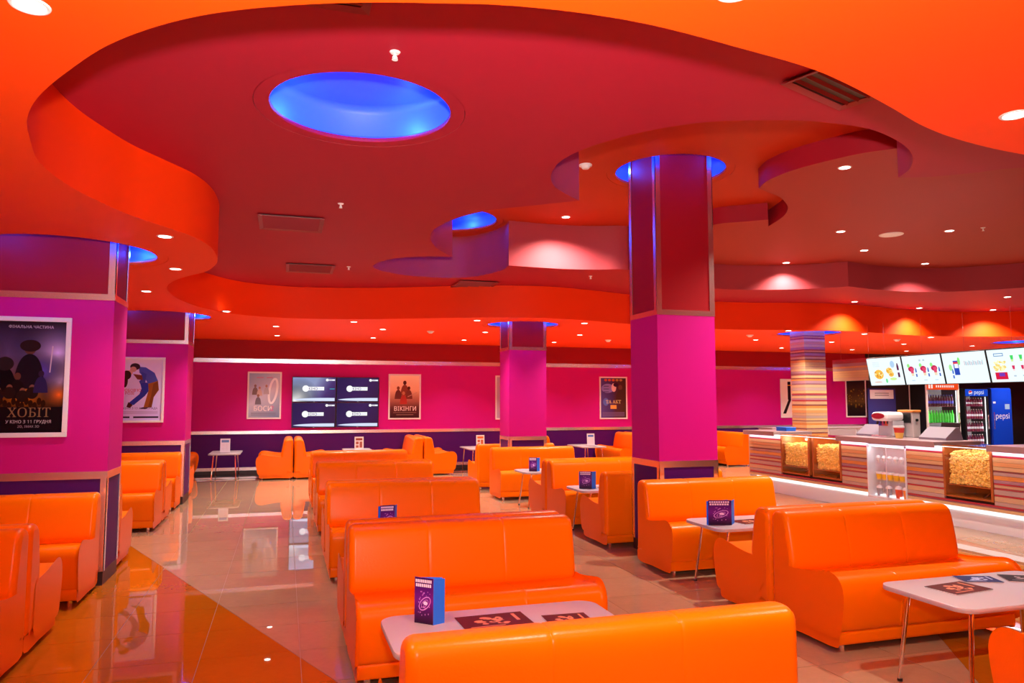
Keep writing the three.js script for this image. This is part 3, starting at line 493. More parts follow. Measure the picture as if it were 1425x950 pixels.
// ---------------------------------------------------------------- cards and magazines on the tables
const cardArt = canvasTex(256, 384, (g, w, h) => {
  g.fillStyle = grad(g, 0, 0, 0, h, [[0, '#3a1060'], [0.5, '#6a1a90'], [1, '#2a1030']]); g.fillRect(0, 0, w, h); g.fillStyle = '#f0e0f8'; for (let k = 0; k < 9; k++) { g.fillRect(12 + k * 25, 16, 19, 26); if (k < 8) g.fillRect(16 + k * 27, 52, 21, 26); }
  g.strokeStyle = '#c890e8'; g.lineWidth = 9; g.beginPath(); g.ellipse(w * 0.55, h * 0.56, 84, 44, -0.5, 0, 7); g.stroke(); g.lineWidth = 5; g.beginPath(); g.ellipse(w * 0.55, h * 0.56, 50, 24, -0.5, 0, 7); g.stroke(); blob(g, w * 0.58, h * 0.55, 28, 16, '#f8e0ff');
  for (let k = 0; k < 26; k++) blob(g, rnd() * w, h * (0.25 + 0.65 * rnd()), 3 + 5 * rnd(), 3 + 5 * rnd(), 'rgba(230,170,255,0.7)');
});
const cardBlue = mat(0.01, 0.16, 0.85, 0.5), cardEdge = mat(0.25, 0.05, 0.4, 0.5);
function tentCard(label, x, y, z, w, h, turn) {
  const t = thing('tent_card', label, 'menu card', [x, y, z], turn, 'purple table cards'), d = w * 0.6;
  part('front_panel', box(w, h, 0.004), [cardEdge, cardEdge, cardEdge, cardEdge, print(cardArt, 0.35), cardBlue], t, [0, h / 2, 0]);
  part('side_panel', box(d, h * 0.97, 0.004), cardBlue, t, [w / 2 + d / 2 * Math.cos(1.1) - 0.001, h * 0.485, -d / 2 * Math.sin(1.1)], [0, 1.1, 0]);
  part('rear_panel', box(w * 1.15, h * 0.95, 0.004), cardBlue, t, [-0.005, h * 0.475, -0.06], [0, 0.42, 0]);
}
tentCard('tall purple and blue folded card on the nearest middle table', 0.66, T_Y, -3.6, 0.105, 0.215, -0.75);
tentCard('square purple and blue folded card on the table before the centre pillar', 3.6, T_Y, -5.66, 0.2, 0.21, -0.3);
tentCard('purple and blue folded card on the table left of the centre pillar', 3.52, T_Y, -8.45, 0.15, 0.21, -0.5);
tentCard('blue folded card peeping over the big middle sofa', 0.82, T_Y, -6.15, 0.12, 0.215, 0.1);
tentCard('blue folded card half hidden by the sofa left of the centre pillar', 3.62, T_Y, -10.75, 0.12, 0.21, -0.5);
const uprightArt = (tint, a, b) => canvasTex(128, 192, (g, w, h) => { g.fillStyle = tint; g.fillRect(0, 0, w, h); g.fillStyle = a; g.fillRect(16, 20, 96, 34); g.fillStyle = b; g.fillRect(18, 70, 40, 40); g.fillRect(70, 70, 40, 90); g.fillRect(18, 124, 40, 36); });
[[0, 'white upright card on the far left table', uprightArt('#e8e6f2', '#6a90d0', '#e4e0ec')], [1, 'brown white upright card on the table under the video screens', uprightArt('#e8dcd8', '#8a4030', '#a05848')], [2, 'orange white upright card on the table left of the rear pillar', uprightArt('#f0e2dc', '#e06a28', '#c06038')], [3, 'white blue upright card on the table right of the rear pillar', uprightArt('#e8e6f2', '#5a80d0', '#e4e0ec')]].forEach(([i, label, art]) => {
  const t = thing('upright_card', label, 'menu card', [-1.15 + 2.7 * i, T_Y, -16.35], 0, 'upright cards on the booth tables');
  part('holder', box(0.2, 0.02, 0.07, 0.004), M.laminate, t, [0, 0.01, 0]); part('card', box(0.19, 0.28, 0.006), [M.white, M.white, M.white, M.white, print(art, 0.4), M.white], t, [0, 0.155, 0], [-0.08, 0, 0]);
});
const magArt = [['#5a1818', '#d88a68'], ['#1c2c6a', '#b8c8f0'], ['#28242e', '#a8a0a8']].map(([a, b]) => canvasTex(256, 180, (g, w, h) => {
  g.fillStyle = a; g.fillRect(0, 0, w, h); for (let k = 0; k < 16; k++) blob(g, w * (0.3 + 0.4 * rnd()), h * (0.25 + 0.45 * rnd()), 6 + 20 * rnd(), 5 + 12 * rnd(), b); for (let k = 0; k < 10; k++) blob(g, w * (0.25 + 0.5 * rnd()), h * (0.3 + 0.4 * rnd()), 4 + 12 * rnd(), 4 + 8 * rnd(), a); g.fillStyle = b; g.fillRect(w * 0.82, h * 0.1, 14, h * 0.5); g.fillRect(w * 0.1, h * 0.82, w * 0.5, 8);
}));
function magazine(label, x, z, w, d, turn, k) { const t = thing('magazine', label, 'magazine', [x, T_Y, z], turn, 'magazines on the tables'); part('pages', box(w - 0.004, 0.004, d - 0.004), M.white, t, [0, 0.0025, 0]); part('cover', box(w, 0.0015, d), [M.black, M.black, print(magArt[k], 0.55), M.black, M.black, M.black], t, [0, 0.0055, 0]); }
magazine('reddish magazine lying at the left end of the lower right table', 3.68, -3.37, 0.3, 0.2, 0.12, 0); magazine('blue magazine in the middle of the lower right table', 3.97, -3.5, 0.22, 0.15, -0.35, 1); magazine('dark magazine at the right end of the lower right table', 4.26, -3.42, 0.26, 0.17, -0.5, 2);
magazine('reddish magazine beside the tall purple card', 0.99, -3.53, 0.34, 0.22, 0.03, 0); magazine('dark red magazine half hidden by the nearest sofa back', 1.34, -3.45, 0.22, 0.18, -0.05, 0);
magazine('reddish magazine on the table before the centre pillar', 3.95, -5.72, 0.3, 0.21, 0.1, 0); magazine('pale magazine on the table left of the centre pillar', 3.85, -8.45, 0.3, 0.21, 0.15, 0);
magazine('magazine on the table right of the rear pillar', 6.95, -16.3, 0.2, 0.28, 0.1, 2);

// ---------------------------------------------------------------- the bar counter
const paleBoard = mat(0.78, 0.62, 0.72, 0.35);
const CX = 8.15, CZ0 = -11.78, CZ1 = -3.6;   // front face, far end, near end (past the frame)
{
  const cuts = [[-10.89, -10.16], [-10.1, -9.44], [-8.91, -8.2], [-7.61, -6.9]];
  const t = thing('bar_counter', 'long bar counter faced with horizontal striped boards and lit white plinth', 'counter', [CX, 0, 0]);
  const seg = (y0, y1) => { const s = []; let z = CZ0; for (const [a, b] of cuts) { if (y1 > (a === -8.91 ? 0.22 : 0.385)) { s.push([z, a]); z = b; } } s.push([z, CZ1]); return s.filter(([a, b]) => b - a > 0.1); };
  let y = 0.28, k = 0;
  while (y < 1.0) {
    const h = Math.min(y > 0.93 ? 0.045 : boardHeight(k), 1.02 - y), out = rnd() * 0.004;
    for (const [a, b] of seg(y, y + h)) part('board', span(-out, 0.03, y + 0.001, y + h - 0.0015, a, b), y > 0.93 ? paleBoard : stripeTones[k % 12], t);
    y += h; k += 1 + Math.floor(rnd() * 4);
  }
  for (const [a, b] of seg(0.3, 1)) part('carcass', span(0.03, 0.6, 0.28, 1.02, a, b), M.darkwall, t);
  for (const [a, b] of seg(0.28, 0.38)) part('carcass_rail', span(0.031, 0.59, 0.28, 0.383, a, b), M.darkwall, t);
  part('plinth', span(0.14, 0.58, 0, 0.28, CZ0 + 0.05, CZ1), M.white, t);
  part('end_panel', span(0, 0.6, 0.28, 1.02, CZ0 - 0.03, CZ0), stripeTones[2], t);
  part('light_strip', span(0.1, 0.138, 0.215, 0.265, CZ0 + 0.05, CZ1), lit(null, 1.1), t);
  const r = new THREE.RectAreaLight(lin(0.92, 0.92, 1), 2, CZ1 - CZ0, 0.04); r.name = 'plinth_light'; r.position.set(0.095, 0.24, (CZ0 + CZ1) / 2); r.lookAt(-4 + CX, -2.2, (CZ0 + CZ1) / 2); t.add(r);
  r.position.set(0.095, 0.24, (CZ0 + CZ1) / 2); r.rotation.set(0, -Math.PI / 2, 0);
  part('upper_light_strip', span(-0.03, -0.006, 1.016, 1.023, CZ0, CZ1), lit(null, 1.6), t);
  const r2 = new THREE.RectAreaLight(lin(0.95, 0.85, 1), 14, 0.03, CZ1 - CZ0); r2.name = 'worktop_light'; r2.position.set(-0.03, 1.01, (CZ0 + CZ1) / 2); r2.rotation.set(-Math.PI / 2, 0, 0); t.add(r2);
}
const slabTop = mat(0.34, 0.23, 0.25, 0.35);
[[-9.42, -7.63, 'dark counter worktop between the popcorn bins'], [-6.88, CZ1, 'dark counter worktop at the right edge of the picture'], [CZ0 - 0.03, -10.92, 'dark counter worktop at the far end beside the popcorn bins']].forEach(([a, b, l]) => {
  const t = thing('worktop', l, 'worktop', [CX, 1.025, (a + b) / 2], 0, 'counter worktops'); part('top_board', box(0.78, 0.05, b - a, 0.006), slabTop, t, [0.28, 0.026, 0]); part('edge_strip', box(0.012, 0.075, b - a), slabTop, t, [-0.112, 0.012, 0]);
});

// popcorn bins let into the counter front
const corn = mat(0.95, 0.66, 0.16, 0.7), bin = mat(0.36, 0.09, 0.02, 0.35), cornGeo = (() => { const g = [];[[0, 0, 0, 1], [0.9, 0.3, 0, 0.75], [-0.5, 0.8, 0.3, 0.7], [0.1, -0.4, 0.9, 0.7]].forEach(([x, y, z, r]) => { const s = new THREE.IcosahedronGeometry(r, 0); s.translate(x, y, z); g.push(s); }); const m = mergeGeometries(g); m.scale(0.011, 0.011, 0.011); return m; })();
[[-10.89, -10.16, 'left one of the two popcorn bins side by side', 0.52, 0.87], [-10.1, -9.44, 'right one of the two popcorn bins side by side', 0.52, 0.89], [-7.61, -6.9, 'popcorn bin standing alone in the right part of the counter', 0.55, 0.95]].forEach(([a, b, l, p0, p1]) => {
  const w = b - a - 0.012, t = thing('popcorn_bin', l, 'popcorn bin', [CX, 0.39, (a + b) / 2], 0, 'popcorn bins in the counter'), H = 0.65;
  part('back_panel', box(0.02, H, w), bin, t, [0.5, H / 2, 0]); part('floor_panel', box(0.5, 0.02, w), bin, t, [0.25, 0.01, 0]);
  for (const s of [-1, 1]) part('side_panel', box(0.51, H, 0.03), bin, t, [0.245, H / 2, s * (w / 2 - 0.015)]);
  part('glass_pane', box(0.008, H - 0.02, w - 0.06), M.glass, t, [0.0, H / 2 + 0.01, 0]); part('glass_lid', box(0.48, 0.008, w - 0.06), M.glass, t, [0.25, H + 0.004, 0]);
  part('scoop_flap', box(0.3, 0.006, 0.03), M.steel, t, [0.18, 0.08, w * 0.22], [0, 0, 0.5]);
  const y0 = p0 - 0.39, y1 = p1 - 0.39; part('popcorn_core', box(0.36, y1 - y0 - 0.02, w - 0.1), corn, t, [0.27, (y0 + y1) / 2 - 0.01, 0]); part('shelf_panel', box(0.46, 0.012, w - 0.062), bin, t, [0.26, y0 - 0.008, 0]);
  const n = 2600, im = new THREE.InstancedMesh(cornGeo, corn, n), m = new THREE.Matrix4(), q = new THREE.Quaternion(), col = new THREE.Color();
  for (let k = 0; k < n; k++) {
    const front = k < n * 0.7, z = (rnd() - 0.5) * (w - 0.1), bump = 0.018 * Math.sin(z * 21 + a) + 0.012 * Math.sin(z * 47);
    const y = front ? y0 + 0.01 + rnd() * (y1 - y0 - 0.01 + bump) : y1 - 0.01 + bump + 0.012 * rnd(), x = front ? 0.05 + 0.04 * rnd() : 0.06 + rnd() * 0.38, s = 0.8 + 0.5 * rnd();
    q.setFromEuler(new THREE.Euler(rnd() * 6, rnd() * 6, rnd() * 6)); m.compose(new THREE.Vector3(x, y, z), q, new THREE.Vector3(s, s, s)); im.setMatrixAt(k, m); const v = 0.75 + 0.4 * rnd(); im.setColorAt(k, col.setRGB(v, v, v * (0.8 + 0.5 * rnd())));
  }
  im.name = 'popcorn'; im.userData.kind = 'stuff'; im.castShadow = im.receiveShadow = true; t.add(im);
});
{   // warm lamp over the left popcorn bin
  const t = thing('bin_lamp', 'small warm lamp glowing inside the left popcorn bin', 'lamp', [CX + 0.3, 1.02, -10.6]);
  part('shade', cyl(0.03, 0.045, 0.05), M.steel, t, [0, -0.025, 0]); part('bulb', new THREE.SphereGeometry(0.025, 16, 12), new THREE.MeshStandardMaterial({ color: 0xffffff, emissive: lin(1, 0.7, 0.3), emissiveIntensity: 6 }), t, [0, -0.06, 0]);
  const p = new THREE.PointLight(lin(1, 0.7, 0.35), 0.8, 0, 2); p.name = 'bin_glow'; p.castShadow = true; p.position.set(0, -0.06, 0); t.add(p);
}
// lit display case with cups
{
  const a = -8.91, b = -8.2, w = b - a - 0.012, t = thing('display_case', 'lit glass display case with cups let into the counter', 'display case', [CX - 0.02, 0.22, (a + b) / 2]), H = 0.76;
  const pale = mat(0.72, 0.66, 0.72, 0.4);
  part('back_panel', box(0.02, H, w), pale, t, [0.3, H / 2, 0]); part('floor_panel', box(0.3, 0.02, w), pale, t, [0.15, 0.01, 0]); part('top_panel', box(0.3, 0.02, w), pale, t, [0.15, H - 0.01, 0]);
  for (const s of [-1, 1]) part('side_panel', box(0.3, H, 0.012), frameMat, t, [0.15, H / 2, s * (w / 2 - 0.006)]);
  part('glass_pane', box(0.006, H - 0.02, w - 0.02), M.glass, t, [0.0, H / 2, 0]); for (const y of [0.26, 0.5]) part('glass_shelf', box(0.26, 0.008, w - 0.03), M.glass, t, [0.15, y, 0]);
  part('mid_post', box(0.008, H - 0.02, 0.008), frameMat, t, [0.012, H / 2, 0]); part('light_strip', box(0.02, 0.012, w - 0.05), lit(null, 2), t, [0.04, H - 0.028, 0]);
  const r = new THREE.RectAreaLight(lin(1, 1, 1), 14, 0.02, w - 0.05); r.name = 'case_light'; r.position.set(0.04, H - 0.038, 0); r.rotation.set(-Math.PI / 2, 0, 0); t.add(r);
  const cupG = new THREE.LatheGeometry([[0.001, 0], [0.03, 0], [0.04, 0.1], [0.042, 0.102], [0.038, 0.1], [0.03, 0.01]].map((p) => new THREE.Vector2(...p)), 18), lidG = new THREE.LatheGeometry([[0.043, 0], [0.043, 0.008], [0.03, 0.03], [0.001, 0.04]].map((p) => new THREE.Vector2(...p)), 18);
  const red = mat(0.7, 0.06, 0.02, 0.4), yel = mat(0.85, 0.55, 0.02, 0.45), ora = mat(0.8, 0.25, 0.03, 0.4), grey = mat(0.3, 0.32, 0.38, 0.3), clear = mat(0.85, 0.85, 0.9, 0.2);
  const put = (label, y, z, m, lm, grp, s = 1) => { const c = thing('drink_cup', label, 'cup', [CX + 0.12, y, (a + b) / 2 + z], 0, grp); part('cup', cupG, m, c).scale.setScalar(s); const l = part('lid', lidG, lm, c, [0, 0.1 * s, 0]); l.scale.setScalar(s); part('straw', cyl(0.004, 0.004, 0.06 * s, 8), lm, c, [0.006, 0.15 * s, 0], [0, 0, -0.15]); };
  put('leftmost grey cup on the bottom of the display case', 0.241, -0.27, grey, clear, 'cups at the bottom of the display case', 1.1); put('second grey cup on the bottom of the display case', 0.241, -0.1, grey, clear, 'cups at the bottom of the display case', 1.15); put('red cup on the bottom of the display case', 0.241, 0.08, red, clear, 'cups at the bottom of the display case', 1.25); put('orange cup at the right of the display case bottom', 0.241, 0.22, ora, clear, 'cups at the bottom of the display case', 1.25);
  for (let k = 0; k < 6; k++) { const c = thing('snack_tub', 'yellow snack tub in the middle row of the display case', 'tub', [CX + 0.12, 0.485, (a + b) / 2 - 0.27 + k * 0.105], 0, 'yellow tubs of the display case'); part('tub', cyl(0.042, 0.034, 0.07, 18), yel, c, [0, 0.035, 0]); part('lid', cyl(0.045, 0.045, 0.03, 18), clear, c, [0, 0.085, 0]); }
  for (let k = 0; k < 6; k++) { const c = thing('glass_bowl', 'white sundae bowl in the top row of the display case', 'bowl', [CX + 0.12, 0.725, (a + b) / 2 - 0.27 + k * 0.105], 0, 'white bowls of the display case'); part('bowl', new THREE.LatheGeometry([[0.001, 0], [0.02, 0], [0.012, 0.02], [0.042, 0.055], [0.044, 0.057]].map((p) => new THREE.Vector2(...p)), 18), clear, c); part('scoop', new THREE.SphereGeometry(0.034, 14, 10), M.white, c, [0, 0.06, 0]); }
}

// ---------------------------------------------------------------- things on and behind the counter
{
  const g = new THREE.ExtrudeGeometry(new THREE.Shape([[0, 0], [0.3, 0], [0.3, 0.03], [0.12, 0.17], [0.06, 0.17]].map((p) => new THREE.Vector2(...p))), { depth: 0.44, bevelEnabled: false }); g.rotateY(Math.PI); g.translate(0.15, 0, 0.22);
  const pale = mat(0.24, 0.2, 0.26, 0.5);
  [[-9.2, 'lavender sloped cash terminal left of the drinks dispenser'], [-8.02, 'lavender sloped cash terminal below the drinks fridges']].forEach(([z, l]) => { const t = thing('cash_terminal', l, 'terminal', [CX + 0.42, 1.077, z], 0, 'cash terminals'); part('housing', g, pale, t); part('foot', box(0.2, 0.012, 0.3), M.black, t, [0, -0.0, 0]); part('rear_display', box(0.02, 0.2, 0.3, 0.005), M.black, t, [0.17, 0.13, 0], [0, 0, -0.2]); });
  const d = thing('drinks_dispenser', 'white drinks dispenser with a red oval sign on the counter', 'drinks dispenser', [CX + 0.32, 1.077, -8.84]);
  part('hood', box(0.34, 0.13, 0.3, 0.05), M.white, d, [0, 0.3, 0]); part('oval_sign', cyl(0.5, 0.5, 0.012, 32).scale(0.09, 1, 0.24).rotateZ(Math.PI / 2), mat(0.35, 0.01, 0.03, 0.3), d, [-0.173, 0.31, 0]); part('body', box(0.2, 0.24, 0.28, 0.01), mat(0.5, 0.5, 0.56, 0.4), d, [0.06, 0.12, 0]);
  part('drip_tray', box(0.34, 0.03, 0.28, 0.006), M.steel, d, [0, 0.015, 0]); [[-0.09, [0.02, 0.03, 0.4]], [-0.03, [0.5, 0.06, 0.2]], [0.03, [0.7, 0.1, 0.05]], [0.09, [0.55, 0.5, 0.55]]].forEach(([z, c]) => part('tap_badge', box(0.012, 0.07, 0.052), mat(...c, 0.35), d, [-0.05, 0.2, z])); for (const z of [-0.09, -0.03, 0.03, 0.09]) part('tap', cyl(0.01, 0.01, 0.05, 10), M.black, d, [-0.09, 0.22, z]);
  const c = thing('coffee_machine', 'steel coffee machine with orange lid behind the drinks dispenser', 'coffee machine', [CX + 0.6, 1.077, -8.72]);
  part('body', box(0.14, 0.36, 0.26, 0.012), mat(0.5, 0.46, 0.46, 0.35), c, [0, 0.18, 0]); part('lid', box(0.16, 0.035, 0.28, 0.01), mat(0.75, 0.26, 0.05, 0.4), c, [0, 0.378, 0]); part('front_panel', box(0.01, 0.14, 0.2), M.black, c, [-0.074, 0.28, 0]); part('side_knob', cyl(0.02, 0.02, 0.02), M.black, c, [0, 0.25, 0.138], [Math.PI / 2, 0, 0]);
  const k = thing('popcorn_tub', 'red and yellow popcorn tub standing on the counter', 'popcorn tub', [CX + 0.16, 1.077, -8.47]);
  part('tub', cyl(0.06, 0.045, 0.08, 24), mat(0.85, 0.55, 0.1, 0.5), k, [0, 0.04, 0]); part('band', cyl(0.07, 0.06, 0.07, 24), mat(0.65, 0.04, 0.03, 0.5), k, [0, 0.115, 0]); part('rim', cyl(0.073, 0.07, 0.025, 24), M.white, k, [0, 0.162, 0]);
  const bb = thing('blue_box', 'small blue box lying on the far end of the counter', 'box', [CX + 0.35, 1.077, -11.2]); part('box_body', box(0.2, 0.05, 0.28, 0.006), cardBlue, bb, [0, 0.025, 0]); part('lid', box(0.21, 0.016, 0.29, 0.004), cardBlue, bb, [0, 0.058, 0]);
  const bc = thing('back_cabinet', 'long pale low cabinet behind the bar under the magenta wall', 'cabinet', [14.2, 0, -17.2]); part('body', box(3.6, 0.86, 0.6, 0.01), M.white, bc, [0, 0.43, 0]); part('top', box(3.64, 0.03, 0.64, 0.006), M.laminate, bc, [0, 0.876, 0]); for (let q = 0; q < 4; q++) part('door', box(0.86, 0.74, 0.018, 0.004), M.laminate, bc, [-1.35 + q * 0.9, 0.46, 0.31]);
}
// menu screens over the bar, leaning towards the guests
const food = (g, x, y, s) => { blob(g, x, y, s, s * 0.8, '#f0b848'); for (let k = 0; k < 9; k++) blob(g, x + (rnd() - 0.5) * s * 1.5, y + (rnd() - 0.5) * s, s * 0.2, s * 0.18, k % 2 ? '#fbe2a0' : '#d89030'); };
const glassOf = (g, x, y, s, c, b) => { g.fillStyle = c; g.beginPath(); g.moveTo(x - s * 0.5, y - s); g.lineTo(x + s * 0.5, y - s); g.lineTo(x + s * 0.35, y + s * 0.2); g.lineTo(x - s * 0.35, y + s * 0.2); g.fill(); g.fillStyle = b; g.fillRect(x - s * 0.35, y + s * 0.2, s * 0.7, s * 0.6); };
const bottleOf = (g, x, y, s, c) => { g.fillStyle = c; g.fillRect(x - s * 0.16, y - s * 0.6, s * 0.32, s * 1.4); g.beginPath(); g.moveTo(x - s * 0.16, y - s * 0.6); g.lineTo(x - s * 0.06, y - s); g.lineTo(x + s * 0.06, y - s); g.lineTo(x + s * 0.16, y - s * 0.6); g.fill(); g.fillStyle = '#e8e8f4'; g.fillRect(x - s * 0.16, y - s * 0.1, s * 0.32, s * 0.3); };
const menus = [
  (g, w, h) => { food(g, w * 0.3, h * 0.6, 70); food(g, w * 0.62, h * 0.48, 46); food(g, w * 0.66, h * 0.6, 40); bottleOf(g, w * 0.88, h * 0.5, 90, '#5a1848'); blob(g, w * 0.74, h * 0.25, 32, 40, '#a8c8e8'); blob(g, w * 0.7, h * 0.78, 50, 16, '#c8e890'); blob(g, w * 0.5, h * 0.84, 16, 26, '#70d890'); blob(g, w * 0.24, h * 0.88, 60, 8, '#e0b8a8'); g.fillStyle = '#c8d4e0'; for (let k = 0; k < 4; k++) g.fillRect(w * 0.16, h * (0.14 + 0.05 * k), w * 0.2, 5); },
  (g, w, h) => { [0.2, 0.52, 0.8].forEach((x, i) => { blob(g, w * x, h * 0.46, 40, 30, '#c01850'); glassOf(g, w * x + 10, h * 0.58, 50, '#d8486a', '#e8d0b0'); bottleOf(g, w * (x + 0.12), h * 0.6, 56, '#3a5ab0'); blob(g, w * x - 30, h * 0.34, 18, 22, '#90e080'); g.fillStyle = '#a8c0d8'; g.fillRect(w * x - 16, h * 0.85, 44, 7); }); g.fillStyle = '#b8c8d4'; g.fillRect(w * 0.44, h * 0.14, 26, 20); g.fillRect(w * 0.54, h * 0.14, 26, 20); },
  (g, w, h) => { bottleOf(g, w * 0.2, h * 0.7, 56, '#3a6ac8'); g.fillStyle = '#2448b0'; g.fillRect(w * 0.24, h * 0.26, 62, 150); g.fillStyle = '#d83048'; g.fillRect(w * 0.24, h * 0.3, 62, 26); g.fillStyle = '#e8ecf4'; g.fillRect(w * 0.26, h * 0.36, 46, 46); blob(g, w * 0.16, h * 0.48, 20, 34, '#a0e090'); blob(g, w * 0.38, h * 0.28, 16, 40, '#80e070'); for (let k = 0; k < 17; k++) { g.fillStyle = k % 3 ? '#9ab0c0' : '#d0a8b0'; g.fillRect(w * 0.5 + k * 13, h * 0.28 + (k % 4) * 5, 7, 46 - (k % 4) * 4); } },
  (g, w, h) => { for (let k = 0; k < 40; k++) blob(g, w * 0.22 + (rnd() - 0.5) * 120, h * 0.5 + (rnd() - 0.5) * 90, 14, 12, k % 2 ? '#f8ecb8' : '#e8d078'); g.fillStyle = '#d01840'; g.fillRect(w * 0.1, h * 0.7, 130, 70); g.fillStyle = '#7038b0'; g.fillRect(w * 0.18, h * 0.72, 60, 34); [0.5, 0.68, 0.86].forEach((x) => { glassOf(g, w * x, h * 0.3, 34, '#40d060', '#c8e890'); glassOf(g, w * x, h * 0.6, 30, '#d02858', '#f0d8d8'); g.fillStyle = '#b0c0d0'; g.fillRect(w * x - 12, h * 0.8, 26, 14); }); g.strokeStyle = '#5a80b8'; g.lineWidth = 7; g.strokeRect(w * 0.14, h * 0.12, 96, 24); }];
const zs = [-10.84, -10.05, -9.25, -8.46, -7.67];
['first menu screen from the left, with chips and a cola bottle', 'second menu screen, with three red drinks', 'third menu screen, with a blue can and mostly white', 'fourth menu screen, with popcorn and green cups'].forEach((label, i) => {
  const w = zs[i + 1] - zs[i] - 0.012, h = 0.5, t = thing('menu_screen', label, 'menu screen', [10.05, 1.87, (zs[i] + zs[i + 1]) / 2], -Math.PI / 2, 'menu screens over the bar');
  const tilt = new THREE.Matrix4().makeRotationX(0.2), put = (name, g, m, p) => { g.translate(...p); g.applyMatrix4(tilt); return part(name, g, m, t); };
  const map = canvasTex(512, 320, (g, W, H) => { g.fillStyle = '#e4f6fa'; g.fillRect(0, 0, W, H); menus[i](g, W, H); });
  put('housing', box(w, h, 0.07, 0.006), M.black, [0, h / 2, -0.04]); put('screen_face', box(w - 0.02, h - 0.02, 0.004), [M.black, M.black, M.black, M.black, lit(map, 1.05), M.black], [0, h / 2, -0.002]);
  part('bracket', box(0.12, 0.08, 0.14), M.black, t, [0, 0.23, -0.185]);
  part('hanging_wire', cyl(0.002, 0.002, L0 - 2.33, 6), M.steel, t, [0, 0.46 + (L0 - 2.33) / 2, 0.055]);
  const r = new THREE.RectAreaLight(lin(0.9, 0.97, 1), 1.2, w - 0.02, h - 0.02); r.name = 'screen_light'; r.position.set(0, h / 2, 0.06); r.rotation.set(0.2, Math.PI, 0); t.add(r);
});
{
  const t = thing('striped_beam', 'boxed beam of horizontal striped boards left of the menu screens', 'beam', [10.05, 1.98, -11.33]); let y = 0, k = 0;
  part('core', box(0.2, 0.4, 0.88), M.darkwall, t, [0.1, 0.2, 0]); while (y < 0.4) { const h = Math.min(0.03 + 0.03 * rnd(), 0.402 - y); if (h > 0.004) part('board', box(0.012, h - 0.002, 0.9), stripeTones[(k * 5 + 2) % 12], t, [-0.006, y + h / 2, 0]); y += h; k++; }
  for (const z of [-0.35, 0.35]) part('hanging_wire', cyl(0.002, 0.002, L0 - 2.38, 6), M.steel, t, [0.1, 0.4 + (L0 - 2.38) / 2, z]);
  const rail = thing('mounting_rail', 'black steel rail behind the menu screens, ending behind the striped beam', 'rail', [10.345, 2.04, -8.1]); part('rail_body', box(0.08, 0.12, 7.2), M.black, rail, [0, 0.06, 0]); for (let q = 0; q < 5; q++) part('clamp', box(0.1, 0.14, 0.06, 0.006), M.steel, rail, [0, 0.06, -3.4 + q * 1.7]);
}
// drinks fridges and bottles along the dark rear wall of the bar
function bottleGeo(r, h) { return new THREE.LatheGeometry([[0.001, 0], [r * 0.9, 0.002], [r, h * 0.06], [r, h * 0.55], [r * 0.85, h * 0.68], [r * 0.4, h * 0.85], [r * 0.36, h * 0.93], [0.001, h * 0.935]].map((p) => new THREE.Vector2(...p)), 14); }
const capGeo = (r, h) => { const g = cyl(r * 0.42, r * 0.42, h * 0.06, 12); g.translate(0, h * 0.955, 0); return g; }, bandGeo = (r, h) => { const g = cyl(r * 1.015, r * 1.015, h * 0.22, 14, 1, true); g.translate(0, h * 0.36, 0); return g; };
function rowOf(kind, label, grp, x0, x1, n, y, z, r, h, body, cap, band) {
  let proto; const gb = bottleGeo(r, h), gc = capGeo(r, h), gl = bandGeo(r, h);
  for (let k = 0; k < n; k++) { const x = x0 + (x1 - x0) * (k + 0.5) / n; if (!proto) { proto = thing(kind, label, 'bottle', [x, y, z], 0, grp); part('bottle_body', gb, body, proto); part('cap', gc, cap, proto); part('label_band', gl, band, proto); } else copy(proto, label, [x, y, z], 0, grp); }
}
const cola = mat(0.05, 0.012, 0.012, 0.12), green = mat(0.05, 0.6, 0.05, 0.15), water = mat(0.5, 0.65, 0.85, 0.1), blueCap = mat(0.02, 0.05, 0.5, 0.3), whiteCap = mat(0.8, 0.85, 0.9, 0.3), blueBand = mat(0.03, 0.03, 0.35, 0.3), paleBand = mat(0.75, 0.8, 0.95, 0.3), plum = mat(0.2, 0.02, 0.06, 0.15);
